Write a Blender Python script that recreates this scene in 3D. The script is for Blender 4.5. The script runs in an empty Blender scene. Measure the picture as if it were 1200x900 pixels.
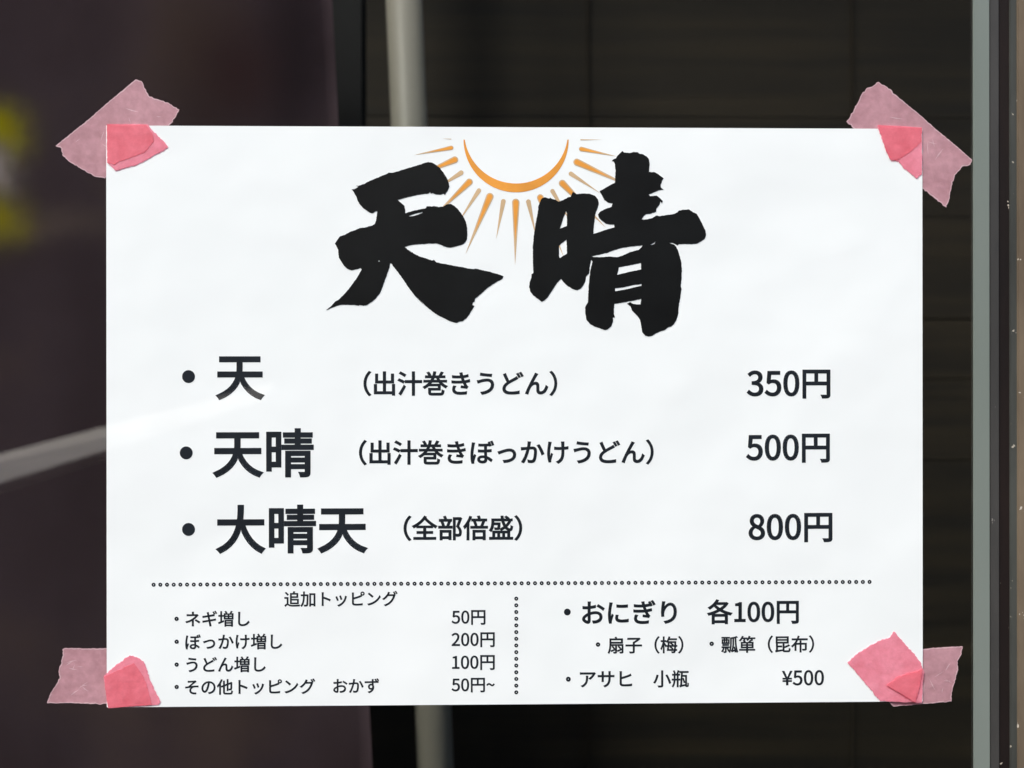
import bpy, bmesh, math, random, json
from mathutils import Vector, Matrix
from mathutils.geometry import tessellate_polygon

scene = bpy.context.scene
C = scene.collection
R = math.radians

# ------------------------------------------------------------------ camera
CAM = Vector((-0.009657, -0.373455, 0.0116965))
YAW, PITCH, ROLL = -0.0202777, -0.00034376, 0.00092456
FPX = 1200.0
MR = Matrix.Rotation(YAW, 3, 'Z') @ Matrix.Rotation(PITCH, 3, 'X') @ Matrix.Rotation(ROLL, 3, 'Y')
cd = bpy.data.cameras.new('camera')
cd.sensor_width = 36.0
cd.lens = 36.0
cd.clip_start = 0.01
cd.clip_end = 3000.0
cd.dof.use_dof = True
cd.dof.focus_distance = 0.3735
cd.dof.aperture_fstop = 11.0
cam = bpy.data.objects.new('camera', cd)
C.objects.link(cam)
cam.matrix_world = Matrix.Translation(CAM) @ MR.to_4x4() @ Matrix.Rotation(R(90), 4, 'X')
scene.camera = cam

# ------------------------------------------------------------------ world, sun, exposure
SUN_TO = Vector((-0.38, -0.50, 0.78)).normalized()
elev = math.asin(SUN_TO.z)
azim = math.atan2(SUN_TO.x, SUN_TO.y)          # clockwise from +Y
w = bpy.data.worlds.new('World')
scene.world = w
w.use_nodes = True
nt = w.node_tree
bg = nt.nodes['Background']
sky = nt.nodes.new('ShaderNodeTexSky')
sky.sky_type = 'NISHITA'
sky.sun_disc = False
sky.sun_elevation = elev
sky.sun_rotation = azim
sky.dust_density = 2.5
sky.air_density = 1.0
nt.links.new(sky.outputs[0], bg.inputs[0])
bg.inputs[1].default_value = 0.10
sd = bpy.data.lights.new('sun', 'SUN')
sd.energy = 1.5
sd.angle = R(12)
sd.color = (1.0, 0.965, 0.91)
sun = bpy.data.objects.new('sun', sd)
C.objects.link(sun)
sun.rotation_euler = SUN_TO.to_track_quat('Z', 'Y').to_euler()
scene.view_settings.view_transform = 'Standard'
scene.view_settings.look = 'None'
scene.view_settings.gamma = 1.0
scene.view_settings.exposure = 1.34
scene.cycles.transparent_max_bounces = 16
scene.cycles.max_bounces = 8

# ------------------------------------------------------------------ helpers
def px(x, y, Y=0.0):
    """The point of the vertical plane at depth Y that stands at photo position (x, y)."""
    d = MR @ Vector(((x - 600) / FPX, 1.0, (450 - y) / FPX))
    t = (Y - CAM.y) / d.y
    return CAM + d * t

MM = px(601, 450).x - px(600, 450).x            # metres per photo pixel on the glass plane

def tag(o, label=None, cat=None, group=None, kind=None):
    for k, v in (('label', label), ('category', cat), ('group', group), ('kind', kind)):
        if v:
            o[k] = v
    return o

def empty(name, loc, **k):
    o = bpy.data.objects.new(name, None)
    C.objects.link(o)
    o.location = loc
    o.empty_display_size = 0.02
    return tag(o, **k)

def link_mesh(name, me, mats, parent=None):
    o = bpy.data.objects.new(name, me)
    for m in (mats if isinstance(mats, (list, tuple)) else [mats]):
        me.materials.append(m)
    C.objects.link(o)
    if parent is not None:
        o.parent = parent
        o.matrix_parent_inverse = Matrix.Translation(parent.location).inverted()
    return o

def bm_obj(name, bm, mats, parent=None, smooth=False):
    bmesh.ops.recalc_face_normals(bm, faces=bm.faces[:])
    me = bpy.data.meshes.new(name)
    bm.to_mesh(me)
    bm.free()
    if smooth:
        for p in me.polygons:
            p.use_smooth = True
    return link_mesh(name, me, mats, parent)

def box(bm, x0, x1, y0, y1, z0, z1, bevel=0.0):
    r = bmesh.ops.create_cube(bm, size=1.0)
    vs = r['verts']
    for v in vs:
        v.co = Vector((x0 + (v.co.x + .5) * (x1 - x0), y0 + (v.co.y + .5) * (y1 - y0), z0 + (v.co.z + .5) * (z1 - z0)))
    if bevel:
        es = list({e for v in vs for e in v.link_edges})
        bmesh.ops.bevel(bm, geom=es, offset=bevel, segments=2, affect='EDGES')

def rough(poly, jit, step, seed, sharp=None):
    """Subdivide the outline and let it wander a little, as a torn or brushed edge does."""
    rnd = random.Random(seed)
    out = []
    n = len(poly)
    for i in range(n):
        a, b = poly[i], poly[(i + 1) % n]
        L = math.hypot(b[0] - a[0], b[1] - a[1])
        j = 0.0 if (sharp and i in sharp) else (jit * .45 if L > 21 else jit)
        k = max(1, int(L / step))
        out.append(a)
        for s in range(1, k):
            t = s / k
            out.append((a[0] + (b[0] - a[0]) * t + rnd.uniform(-j, j), a[1] + (b[1] - a[1]) * t + rnd.uniform(-j, j)))
    return out

def flat_print(bm, loops, Y, mat=0):
    """Ink: the area between an outline and its holes, lying at depth Y."""
    pts = [[Vector((p[0], -p[1], 0)) for p in l] for l in loops]
    flat = [p for l in loops for p in l]
    vs = [bm.verts.new(px(p[0], p[1], Y)) for p in flat]
    for t in tessellate_polygon(pts):
        try:
            f = bm.faces.new([vs[i] for i in t])
            f.material_index = mat
        except ValueError:
            pass

def face_camera(bm):
    for f in bm.faces:
        f.normal_update()
        if f.normal.y > 0:
            f.normal_flip()

def print_obj(name, bm, mats, parent):
    bm.normal_update()
    face_camera(bm)
    me = bpy.data.meshes.new(name)
    bm.to_mesh(me)
    bm.free()
    return link_mesh(name, me, mats, parent)

def slab(bm, poly, Yf, Yb, mat=0, lift=None, rim=0.0):
    """A thin sheet with the outline POLY, its front at depth Yf and its back at Yb. lift(x, y) bends it towards the camera."""
    L = lift or (lambda x, y: 0.0)
    pts = [Vector((p[0], -p[1], 0)) for p in poly]
    fr = [bm.verts.new(px(p[0], p[1], Yf) - Vector((0, L(*p), 0))) for p in poly]
    bk = [bm.verts.new(px(p[0], p[1], Yf) + Vector((0, Yb - Yf - L(*p), 0))) for p in poly]
    for t in tessellate_polygon([pts]):
        for ring in (fr, bk):
            try:
                bm.faces.new([ring[i] for i in t]).material_index = mat
            except ValueError:
                pass
    n = len(poly)
    for i in range(n):
        j = (i + 1) % n
        bm.faces.new([fr[i], fr[j], bk[j], bk[i]]).material_index = mat
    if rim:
        # the strip's edge highlight put into the colour: a narrow, paler raised border
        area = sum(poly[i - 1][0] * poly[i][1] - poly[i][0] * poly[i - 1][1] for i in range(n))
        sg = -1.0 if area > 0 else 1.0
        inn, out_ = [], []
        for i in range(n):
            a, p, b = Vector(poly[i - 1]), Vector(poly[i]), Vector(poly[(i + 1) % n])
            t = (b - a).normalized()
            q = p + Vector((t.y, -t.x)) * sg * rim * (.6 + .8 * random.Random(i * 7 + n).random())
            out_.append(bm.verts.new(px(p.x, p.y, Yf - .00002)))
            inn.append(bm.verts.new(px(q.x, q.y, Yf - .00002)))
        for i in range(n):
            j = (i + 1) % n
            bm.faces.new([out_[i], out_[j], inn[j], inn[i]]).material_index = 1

# ------------------------------------------------------------------ materials
def mat(name):
    m = bpy.data.materials.new(name)
    m.use_nodes = True
    n = m.node_tree
    return m, n, n.nodes['Principled BSDF'], n.nodes['Material Output']

def N(n, typ, **k):
    x = n.nodes.new(typ)
    for a, b in k.items():
        if a in x.inputs:
            x.inputs[a].default_value = b
        else:
            setattr(x, a, b)
    return x

def noise(n, scale, detail=4, rough_=0.55, coord='Object', stretch=None):
    tc = n.nodes.new('ShaderNodeTexCoord')
    t = n.nodes.new('ShaderNodeTexNoise')
    t.inputs['Scale'].default_value = scale
    t.inputs['Detail'].default_value = detail
    t.inputs['Roughness'].default_value = rough_
    if stretch:
        mp = n.nodes.new('ShaderNodeMapping')
        mp.inputs['Scale'].default_value = stretch
        n.links.new(tc.outputs[coord], mp.inputs['Vector'])
        n.links.new(mp.outputs['Vector'], t.inputs['Vector'])
    else:
        n.links.new(tc.outputs[coord], t.inputs['Vector'])
    return t

def ramp(n, src, stops):
    r = n.nodes.new('ShaderNodeValToRGB')
    e = r.color_ramp.elements
    e[0].position, e[0].color = stops[0][0], (*stops[0][1], 1)
    e[1].position, e[1].color = stops[1][0], (*stops[1][1], 1)
    for p, c in stops[2:]:
        x = e.new(p)
        x.color = (*c, 1)
    n.links.new(src, r.inputs['Fac'])
    return r

def bump(n, src, strength, dist, b, sock='Normal'):
    x = n.nodes.new('ShaderNodeBump')
    x.inputs['Strength'].default_value = strength
    x.inputs['Distance'].default_value = dist
    n.links.new(src, x.inputs['Height'])
    n.links.new(x.outputs['Normal'], b.inputs[sock])
    return x

GLOSS_IOR = 1.58

def gloss(b):  # clear coat added in place of the pane's reflection over sheet and ink
    b.inputs['Coat Weight'].default_value = 1.0
    b.inputs['Coat IOR'].default_value = GLOSS_IOR
    b.inputs['Coat Roughness'].default_value = 0.015

def paper_mat():
    m, n, b, o = mat('pane_gloss_paper')
    r = ramp(n, noise(n, 9, 5).outputs[0], [(0.3, (.84, .885, .875)), (0.7, (.87, .91, .90))])
    n.links.new(r.outputs[0], b.inputs['Base Color'])
    b.inputs['Roughness'].default_value = 0.7
    b.inputs['Specular IOR Level'].default_value = 0.15
    a = noise(n, 14, 3, 0.5)
    vo = n.nodes.new('ShaderNodeTexVoronoi')       # faint creases
    vo.feature = 'DISTANCE_TO_EDGE'
    vo.inputs['Scale'].default_value = 7.0
    tcv = n.nodes.new('ShaderNodeTexCoord')
    wz = noise(n, 5, 2, .5)                          # bent by a slow noise
    wa = N(n, 'ShaderNodeMixRGB')
    wa.inputs['Fac'].default_value = .12
    n.links.new(tcv.outputs['Object'], wa.inputs[1])
    n.links.new(wz.outputs['Color'], wa.inputs[2])
    n.links.new(wa.outputs[0], vo.inputs['Vector'])
    vr = ramp(n, vo.outputs['Distance'], [(0.0, (0, 0, 0)), (0.16, (.095, .095, .095))])
    vr.color_ramp.interpolation = 'EASE'
    sm = N(n, 'ShaderNodeMath', operation='ADD')
    n.links.new(a.outputs[0], sm.inputs[0])
    n.links.new(vr.outputs[0], sm.inputs[1])
    bump(n, sm.outputs[0], 0.35, 0.004, b)
    gloss(b)
    c = noise(n, 6, 2, 0.4)
    bump(n, c.outputs[0], 0.10, 0.0006, b, 'Coat Normal')
    return m

def ink_mat(name, col, var=0.25, sc=60):
    m, n, b, o = mat(name)
    lo = tuple(v * (1 - var) for v in col)
    hi = tuple(v * (1 + var) for v in col)
    r = ramp(n, noise(n, sc, 4).outputs[0], [(0.3, lo), (0.7, hi)])
    n.links.new(r.outputs[0], b.inputs['Base Color'])
    b.inputs['Roughness'].default_value = 0.6
    b.inputs['Specular IOR Level'].default_value = 0.15
    gloss(b)
    return m

def tape_mat(name, col, dens, tint, seed):
    m, n, b, o = mat(name)
    n.nodes.remove(b)
    t = noise(n, 330, 5, 0.6)
    t2 = noise(n, 55, 3, 0.6)
    mx = N(n, 'ShaderNodeMath', operation='ADD')
    n.links.new(t.outputs[0], mx.inputs[0])
    n.links.new(t2.outputs[0], mx.inputs[1])
    hf = N(n, 'ShaderNodeMath', operation='MULTIPLY')
    n.links.new(mx.outputs[0], hf.inputs[0])
    hf.inputs[1].default_value = 0.5
    r = ramp(n, hf.outputs[0], [(0.3, tuple(c * .86 for c in col)), (0.7, tuple(min(1, c * 1.12) for c in col))])
    d = N(n, 'ShaderNodeBsdfDiffuse')
    n.links.new(r.outputs[0], d.inputs['Color'])
    bp = n.nodes.new('ShaderNodeBump')
    bp.inputs['Strength'].default_value = 0.5
    bp.inputs['Distance'].default_value = 0.0008
    n.links.new(hf.outputs[0], bp.inputs['Height'])
    n.links.new(bp.outputs['Normal'], d.inputs['Normal'])
    tr = N(n, 'ShaderNodeBsdfTransparent')
    tr.inputs['Color'].default_value = (*tint, 1)
    mi = N(n, 'ShaderNodeMixShader')
    rr = ramp(n, hf.outputs[0], [(0.3, (dens - .10,) * 3), (0.7, (dens + .10,) * 3)])
    n.links.new(rr.outputs[0], mi.inputs['Fac'])
    n.links.new(tr.outputs[0], mi.inputs[1])
    n.links.new(d.outputs[0], mi.inputs[2])
    gl = N(n, 'ShaderNodeBsdfGlossy')
    gl.inputs['Roughness'].default_value = 0.45
    m2 = N(n, 'ShaderNodeMixShader')
    m2.inputs['Fac'].default_value = 0.03
    n.links.new(mi.outputs[0], m2.inputs[1])
    n.links.new(gl.outputs[0], m2.inputs[2])
    n.links.new(m2.outputs[0], o.inputs['Surface'])
    return m

def glass_mat():
    m, n, b, o = mat('window_glass')
    n.nodes.remove(b)
    f = N(n, 'ShaderNodeFresnel')
    f.inputs['IOR'].default_value = 2.3
    t = N(n, 'ShaderNodeBsdfTransparent')
    t.inputs['Color'].default_value = (.93, .95, .94, 1)
    g = N(n, 'ShaderNodeBsdfGlossy')
    g.inputs['Roughness'].default_value = 0.0
    mi = N(n, 'ShaderNodeMixShader')
    geo = N(n, 'ShaderNodeNewGeometry')           # only the outer face mirrors: rays are not bent, so the inner one would trap them
    inv = N(n, 'ShaderNodeMath', operation='SUBTRACT')
    inv.inputs[0].default_value = 1.0
    n.links.new(geo.outputs['Backfacing'], inv.inputs[1])
    mu = N(n, 'ShaderNodeMath', operation='MULTIPLY')
    n.links.new(f.outputs[0], mu.inputs[0])
    n.links.new(inv.outputs[0], mu.inputs[1])
    n.links.new(mu.outputs[0], mi.inputs['Fac'])
    n.links.new(t.outputs[0], mi.inputs[1])
    n.links.new(g.outputs[0], mi.inputs[2])
    n.links.new(mi.outputs[0], o.inputs['Surface'])
    return m

def plain(name, lo, hi, scale, rough_=0.6, stretch=None, bmp=0.0, metal=0.0, spec=0.3):
    m, n, b, o = mat(name)
    t = noise(n, scale, 6, 0.6, stretch=stretch)
    r = ramp(n, t.outputs[0], [(0.3, lo), (0.7, hi)])
    n.links.new(r.outputs[0], b.inputs['Base Color'])
    b.inputs['Roughness'].default_value = rough_
    b.inputs['Metallic'].default_value = metal
    b.inputs['Specular IOR Level'].default_value = spec
    if bmp:
        bump(n, t.outputs[0], bmp, 0.001, b)
    return m

def flecked(name, lo, hi, fleck, amount, scale, rough_=0.6):
    """Painted or weathered surface with small pale chips."""
    m, n, b, o = mat(name)
    t = noise(n, 40, 6, 0.65, stretch=(1, 1, .25))
    r = ramp(n, t.outputs[0], [(0.3, lo), (0.7, hi)])
    s = noise(n, scale, 3, 0.7)
    k = ramp(n, s.outputs[0], [(amount, (0, 0, 0)), (amount + .02, (1, 1, 1))])
    mx = N(n, 'ShaderNodeMixRGB')
    n.links.new(k.outputs[0], mx.inputs['Fac'])
    n.links.new(r.outputs[0], mx.inputs[1])
    mx.inputs[2].default_value = (*fleck, 1)
    n.links.new(mx.outputs[0], b.inputs['Base Color'])
    b.inputs['Roughness'].default_value = rough_
    b.inputs['Specular IOR Level'].default_value = 0.3
    bump(n, t.outputs[0], 0.3, 0.001, b)
    return m

M_PAPER = paper_mat()
M_INK = ink_mat('dark_ink', (.012, .016, .021))
M_BRUSH = ink_mat('brush_ink', (.0035, .0042, .0042), .45, 40)
M_BRUSH.node_tree.nodes['Principled BSDF'].inputs['Coat IOR'].default_value = 1.42
M_ORANGE = ink_mat('orange_ink', (.78, .33, .055), .12, 90)
M_TAN = ink_mat('tan_ink', (.60, .43, .25), .12, 90)
M_GLASS = glass_mat()
M_TAPE = tape_mat('pink_tape', (.62, .365, .405), .62, (.95, .6, .65), 1)
M_RIM = tape_mat('pale_tape_edge', (.74, .54, .57), .68, (.95, .7, .74), 4)  # paler pink that paints the strips' edge highlight and short creases
M_FOLD = tape_mat('pink_tape_doubled', (1.0, .41, .50), .48, (1, .60, .68), 2)
M_FOLD2 = tape_mat('pink_tape_tripled', (1.0, .31, .38), .42, (1, .58, .64), 3)

# ------------------------------------------------------------------ setting: ground and an added fence blocking reflected sky (both seen in the glass only)
gm = plain('dark_paving', (.016, .013, .010), (.03, .025, .02), 3, .9)
bm = bmesh.new()
box(bm, -400, 400, -400, 400, -1.35, -1.30)
tag(bm_obj('ground', bm, gm), kind='structure')

wm = plain('dark_boards', (.008, .0058, .004), (.019, .0135, .009), 1.2, .9, stretch=(6, 1, .3))
bm = bmesh.new()
for i in range(30):
    x = -4.5 + i * .30
    box(bm, x, x + .312, -3.05 - .002 * (i % 2), -3.0 + .004 * (i % 3), -1.30, 1.45)
tag(bm_obj('sky_block_fence', bm, wm), 'dark board fence added behind the camera to keep sky out of the window reflection', 'fence')

# pale handrail whose mirror image crosses the glass left of the menu
YN, YF = 1.127, 1.217
def mirrored(x, y, Y):
    p = px(x, y, Y)
    return Vector((p.x, -p.y, p.z))
def up(x): return 532 - x * .262
def lo(x): return 566 - x * .310
XA, XB = -260, 316
top_ = [mirrored(XA, up(XA), YF), mirrored(XB + 8, up(XB + 8), YF), mirrored(XB - 10, lo(XB - 10), YN), mirrored(XA, lo(XA), YN)]
nrm = (top_[1] - top_[0]).cross(top_[3] - top_[0]).normalized()
nrm = nrm if nrm.z > 0 else -nrm
bm = bmesh.new()
A_ = [bm.verts.new(p) for p in top_]
B_ = [bm.verts.new(p - nrm * .015 - Vector((0, .012, 0)) * (1 if i_ > 1 else 0)) for i_, p in enumerate(top_)]
bm.faces.new(A_); bm.faces.new(B_[::-1])
for i in range(4):
    bm.faces.new([A_[i], B_[i], B_[(i + 1) % 4], A_[(i + 1) % 4]])
for t in (.04, .26):
    q = top_[0].lerp(top_[1], t).lerp(top_[3].lerp(top_[2], t), .4)
    box(bm, q.x - .018, q.x + .018, q.y - .018, q.y + .018, -1.30, q.z - .01)
rm = plain('cream_paint', (.74, .68, .56), (.82, .76, .64), 5, .6)
tag(bm_obj('handrail', bm, rm), 'pale sloping handrail mirrored as a diagonal band in the glass left of the menu', 'handrail')

# ------------------------------------------------------------------ window: pane, sash, jamb
zt, zb = .75, -.75
win = empty('sliding_window', (px(1150, 450).x, 0, zb), label='tall sliding window with a dark glass pane and a grey green aluminium edge on its right', cat='window')
GX = px(1150, 450).x
bm = bmesh.new()
box(bm, -1.2, GX, 0.0, .005, zb, zt)
bm_obj('glass_pane', bm, M_GLASS, win)
al = plain('grey_green_aluminium', (.165, .195, .170), (.195, .225, .20), 30, .5, stretch=(1, 1, .15), bmp=.08, spec=.4)
al2 = flecked('grey_seal', (.038, .037, .035), (.062, .060, .056), (.25, .24, .22), .70, 260)
dk = flecked('shaded_channel', (.004, .0018, .0015), (.011, .005, .0035), (.45, .40, .33), .70, 200, .8)  # the groove's shade is put into this dark colour, pale flecks on top
al3 = flecked('weathered_track', (.035, .037, .033), (.075, .08, .07), (.40, .37, .30), .685, 240)
wd = flecked('weathered_wood', (.10, .075, .05), (.20, .155, .105), (.55, .5, .42), .655, 220, .85)

def X(p, Y=0.0):
    return px(p, 450, Y).x
bm = bmesh.new()
box(bm, X(1141.3, -.0012), X(1160, -.0012), -.0012, -.0002, zb, zt, .0002)
bm_obj('stile', bm, al, win)
bm = bmesh.new()
box(bm, X(1160, -.0006) + .00005, X(1171, -.0006), -.0006, .006, zb, zt, .0002)
bm_obj('rubber_seal', bm, al2, win)
fr = empty('window_frame', (X(1185), 0, zb), label='weathered brown window jamb with a dark channel at the right edge', cat='window frame')
bm = bmesh.new()
box(bm, X(1171) + .00005, X(1183.5), .0004, .006, zb, zt)
bm_obj('channel', bm, dk, fr)
bm = bmesh.new()
box(bm, X(1184, -.0004), X(1192.5, -.0004), -.0004, .006, zb, zt, .0003)
bm_obj('track', bm, al3, fr)
bm = bmesh.new()
box(bm, X(1192.5, -.0012) + .0001, X(1192.5, -.0012) + .12, -.0012, .006, zb, zt, .0004)
bm_obj('jamb', bm, wd, fr)

# ------------------------------------------------------------------ behind the glass
# back wall of a dark room
im = plain('dark_interior', (.010, .008, .006), (.022, .017, .013), 2, .9)
bm = bmesh.new()
box(bm, -1.6, 1.4, .80, .84, -1.3, 1.2)
box(bm, -1.6, 1.4, .02, .80, 1.2, 1.24)
box(bm, -1.64, -1.6, .02, .84, -1.3, 1.24)
box(bm, 1.4, 1.44, .02, .84, -1.3, 1.24)
tag(bm_obj('interior_wall', bm, im), kind='structure')

# slatted blind, dark brown
bmat = plain('dark_bamboo', (.004, .0028, .001), (.023, .016, .0065), 5, .75, stretch=(.5, 1, 10), bmp=.2)
blind = empty('slatted_blind', (.05, .55, -.8), label='dark brown slatted blind hanging in the room behind the pole', cat='blind')
bm = bmesh.new()
rnd = random.Random(4)
z = -.80
while z < .80:
    h = .0185 + rnd.uniform(-.001, .001)
    yo = rnd.uniform(0, .0012)
    box(bm, px(405, 450, .55).x, .95, .55 + yo, .553 + yo, z, z + h + .0004)
    z += h
bm_obj('slats', bm, bmat, blind)
bm = bmesh.new()
sm_ = plain('dark_cord', (.010, .007, .003), (.020, .014, .007), 40, .9)
for p in (690, 1000):
    x = px(p, 450, .548).x
    box(bm, x - .0012, x + .0012, .5475, .5495, -.8, .8)
bm_obj('cord', bm, sm_, blind)

# pale pole, leaning
pole_m = plain('grey_white_paint', (.205, .188, .152), (.245, .227, .19), 12, .5, stretch=(1, 1, .2))
YP = .34
top, bot = px(468.5, -120, YP), px(515, 1010, YP)
rad = (px(492, 0, YP) - px(449.5, 0, YP)).length / 2
def tube(bm, a, b, r, seg=48):
    ax = (b - a).normalized()
    u = ax.orthogonal().normalized()
    v = ax.cross(u)
    A = [bm.verts.new(a + (u * math.cos(2 * math.pi * i / seg) + v * math.sin(2 * math.pi * i / seg)) * r) for i in range(seg)]
    B = [bm.verts.new(b + (u * math.cos(2 * math.pi * i / seg) + v * math.sin(2 * math.pi * i / seg)) * r) for i in range(seg)]
    for i in range(seg):
        j = (i + 1) % seg
        bm.faces.new([A[i], A[j], B[j], B[i]])
    bm.faces.new(A); bm.faces.new(B[::-1])
bm = bmesh.new()
d = (bot - top)
tube(bm, top - d * .5, bot + d * .8, rad)
po = bm_obj('pole', bm, pole_m, smooth=True)
tag(po, 'pale grey round pole leaning slightly behind the glass, above and below the menu', 'pole')

# black post between the curtain and the pole
pm = plain('black_paint', (.002, .002, .002), (.004, .004, .004), 20, .8)
bm = bmesh.new()
YB = .39
box(bm, px(372, 0, YB).x, px(423.5, 60, YB).x, YB, YB + .03, -.7, .7)
tag(bm_obj('post', bm, pm), 'black vertical post between the plum curtain and the pale pole', 'post')

# plum curtain with a soft yellow and cream print
def curtain_mat():
    m, n, b, o = mat('plum_cloth')
    tc = n.nodes.new('ShaderNodeTexCoord')
    base = ramp(n, noise(n, 7, 4, .5).outputs[0], [(0.3, (.072, .047, .053)), (0.52, (.098, .066, .076)), (0.7, (.130, .085, .080))])
    sep = N(n, 'ShaderNodeSeparateXYZ')
    dn = noise(n, 28, 3, .6)
    dm = N(n, 'ShaderNodeMixRGB')
    dm.blend_type = 'LINEAR_LIGHT'
    dm.inputs['Fac'].default_value = .012
    n.links.new(tc.outputs['Object'], dm.inputs[1])
    n.links.new(dn.outputs['Color'], dm.inputs[2])
    n.links.new(dm.outputs[0], sep.inputs[0])
    cur = base.outputs[0]
    def blob(cur, cx, cz, rx, rz, soft, col, amt):
        def ax(sock, c, r):
            s = N(n, 'ShaderNodeMath', operation='SUBTRACT'); s.inputs[1].default_value = c
            n.links.new(sep.outputs[sock], s.inputs[0])
            d_ = N(n, 'ShaderNodeMath', operation='DIVIDE'); d_.inputs[1].default_value = r
            n.links.new(s.outputs[0], d_.inputs[0])
            q = N(n, 'ShaderNodeMath', operation='POWER'); q.inputs[1].default_value = 2
            a = N(n, 'ShaderNodeMath', operation='ABSOLUTE')
            n.links.new(d_.outputs[0], a.inputs[0]); n.links.new(a.outputs[0], q.inputs[0])
            return q.outputs[0]
        s = N(n, 'ShaderNodeMath', operation='ADD')
        n.links.new(ax('X', cx, rx), s.inputs[0]); n.links.new(ax('Z', cz, rz), s.inputs[1])
        ng = N(n, 'ShaderNodeMath', operation='MULTIPLY'); ng.inputs[1].default_value = -1.0
        n.links.new(s.outputs[0], ng.inputs[0])
        ex = N(n, 'ShaderNodeMath', operation='EXPONENT')
        n.links.new(ng.outputs[0], ex.inputs[0])
        mr = N(n, 'ShaderNodeMath', operation='MULTIPLY'); mr.inputs[1].default_value = amt
        n.links.new(ex.outputs[0], mr.inputs[0])
        mx = N(n, 'ShaderNodeMixRGB')
        n.links.new(mr.outputs[0], mx.inputs['Fac'])
        n.links.new(cur, mx.inputs[1])
        mx.inputs[2].default_value = (*col, 1)
        return mx.outputs[0]
    for (x, y, rx, ry, soft, col, amt) in (
            (60, 262, 90, 22, .9, (.16, .11, .10), .8),
            (-2, 154, 27, 29, .75, (.48, .39, .008), 1.0),
            (-4, 203, 20, 24, .8, (.6, .48, .46), .9),
            (-2, 258, 30, 29, .75, (.44, .35, .02), .9),
            (230, 60, 70, 90, .9, (.10, .062, .05), .8),
            (345, 60, 55, 150, .9, (.030, .020, .025), .75),
            (275, 90, 50, 60, .9, (.06, .03, .032), .8)):
        c = px(x, y, YC)
        k = MM * (YC - CAM.y) / (-CAM.y)
        cur = blob(cur, c.x, c.z, rx * k, ry * k, soft, col, amt)
    n.links.new(cur, b.inputs['Base Color'])
    b.inputs['Roughness'].default_value = 0.95
    b.inputs['Specular IOR Level'].default_value = 0.05
    return m
YC = .30
bm = bmesh.new()
nx, nz = 60, 40
t0, t1 = px(386, -150, YC), px(450, 1050, YC)
xl = px(-500, 450, YC).x
grid = []
for j in range(nz + 1):
    v = j / nz
    xr = t0.x + (t1.x - t0.x) * v - .003
    zz = t0.z + (t1.z - t0.z) * v
    row = []
    for i in range(nx + 1):
        u = i / nx
        x = xl + (xr - xl) * u
        row.append(bm.verts.new((x, YC + .0018 * math.sin(x * 42 + v) * (.5 + .5 * v) + .0008 * math.sin(x * 97 + 3 * v), zz)))
    grid.append(row)
for j in range(nz):
    for i in range(nx):
        bm.faces.new([grid[j][i], grid[j][i + 1], grid[j + 1][i + 1], grid[j + 1][i]])
bmesh.ops.solidify(bm, geom=bm.faces[:], thickness=.0012)
cu = bm_obj('curtain', bm, curtain_mat(), smooth=True)
tag(cu, 'dark plum curtain with a blurred yellow and cream print behind the left of the glass', 'curtain')

# ------------------------------------------------------------------ the menu
YS = -.0010                                       # front of the sheet
YI = YS - .00006                                  # ink
corner = [(126.5, 147), (1079, 150.5), (1079, 822), (127, 829)]
menu = empty('menu_poster', px(603, 488, YS), label='white landscape menu sheet with brush title, orange sun and prices taped to the window', cat='menu')
W2, H2 = .1485, .105
bm = bmesh.new()
box(bm, -W2, W2, YS, YS + .00015, -H2, H2)
sheet = bm_obj('sheet', bm, M_PAPER, menu)

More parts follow.
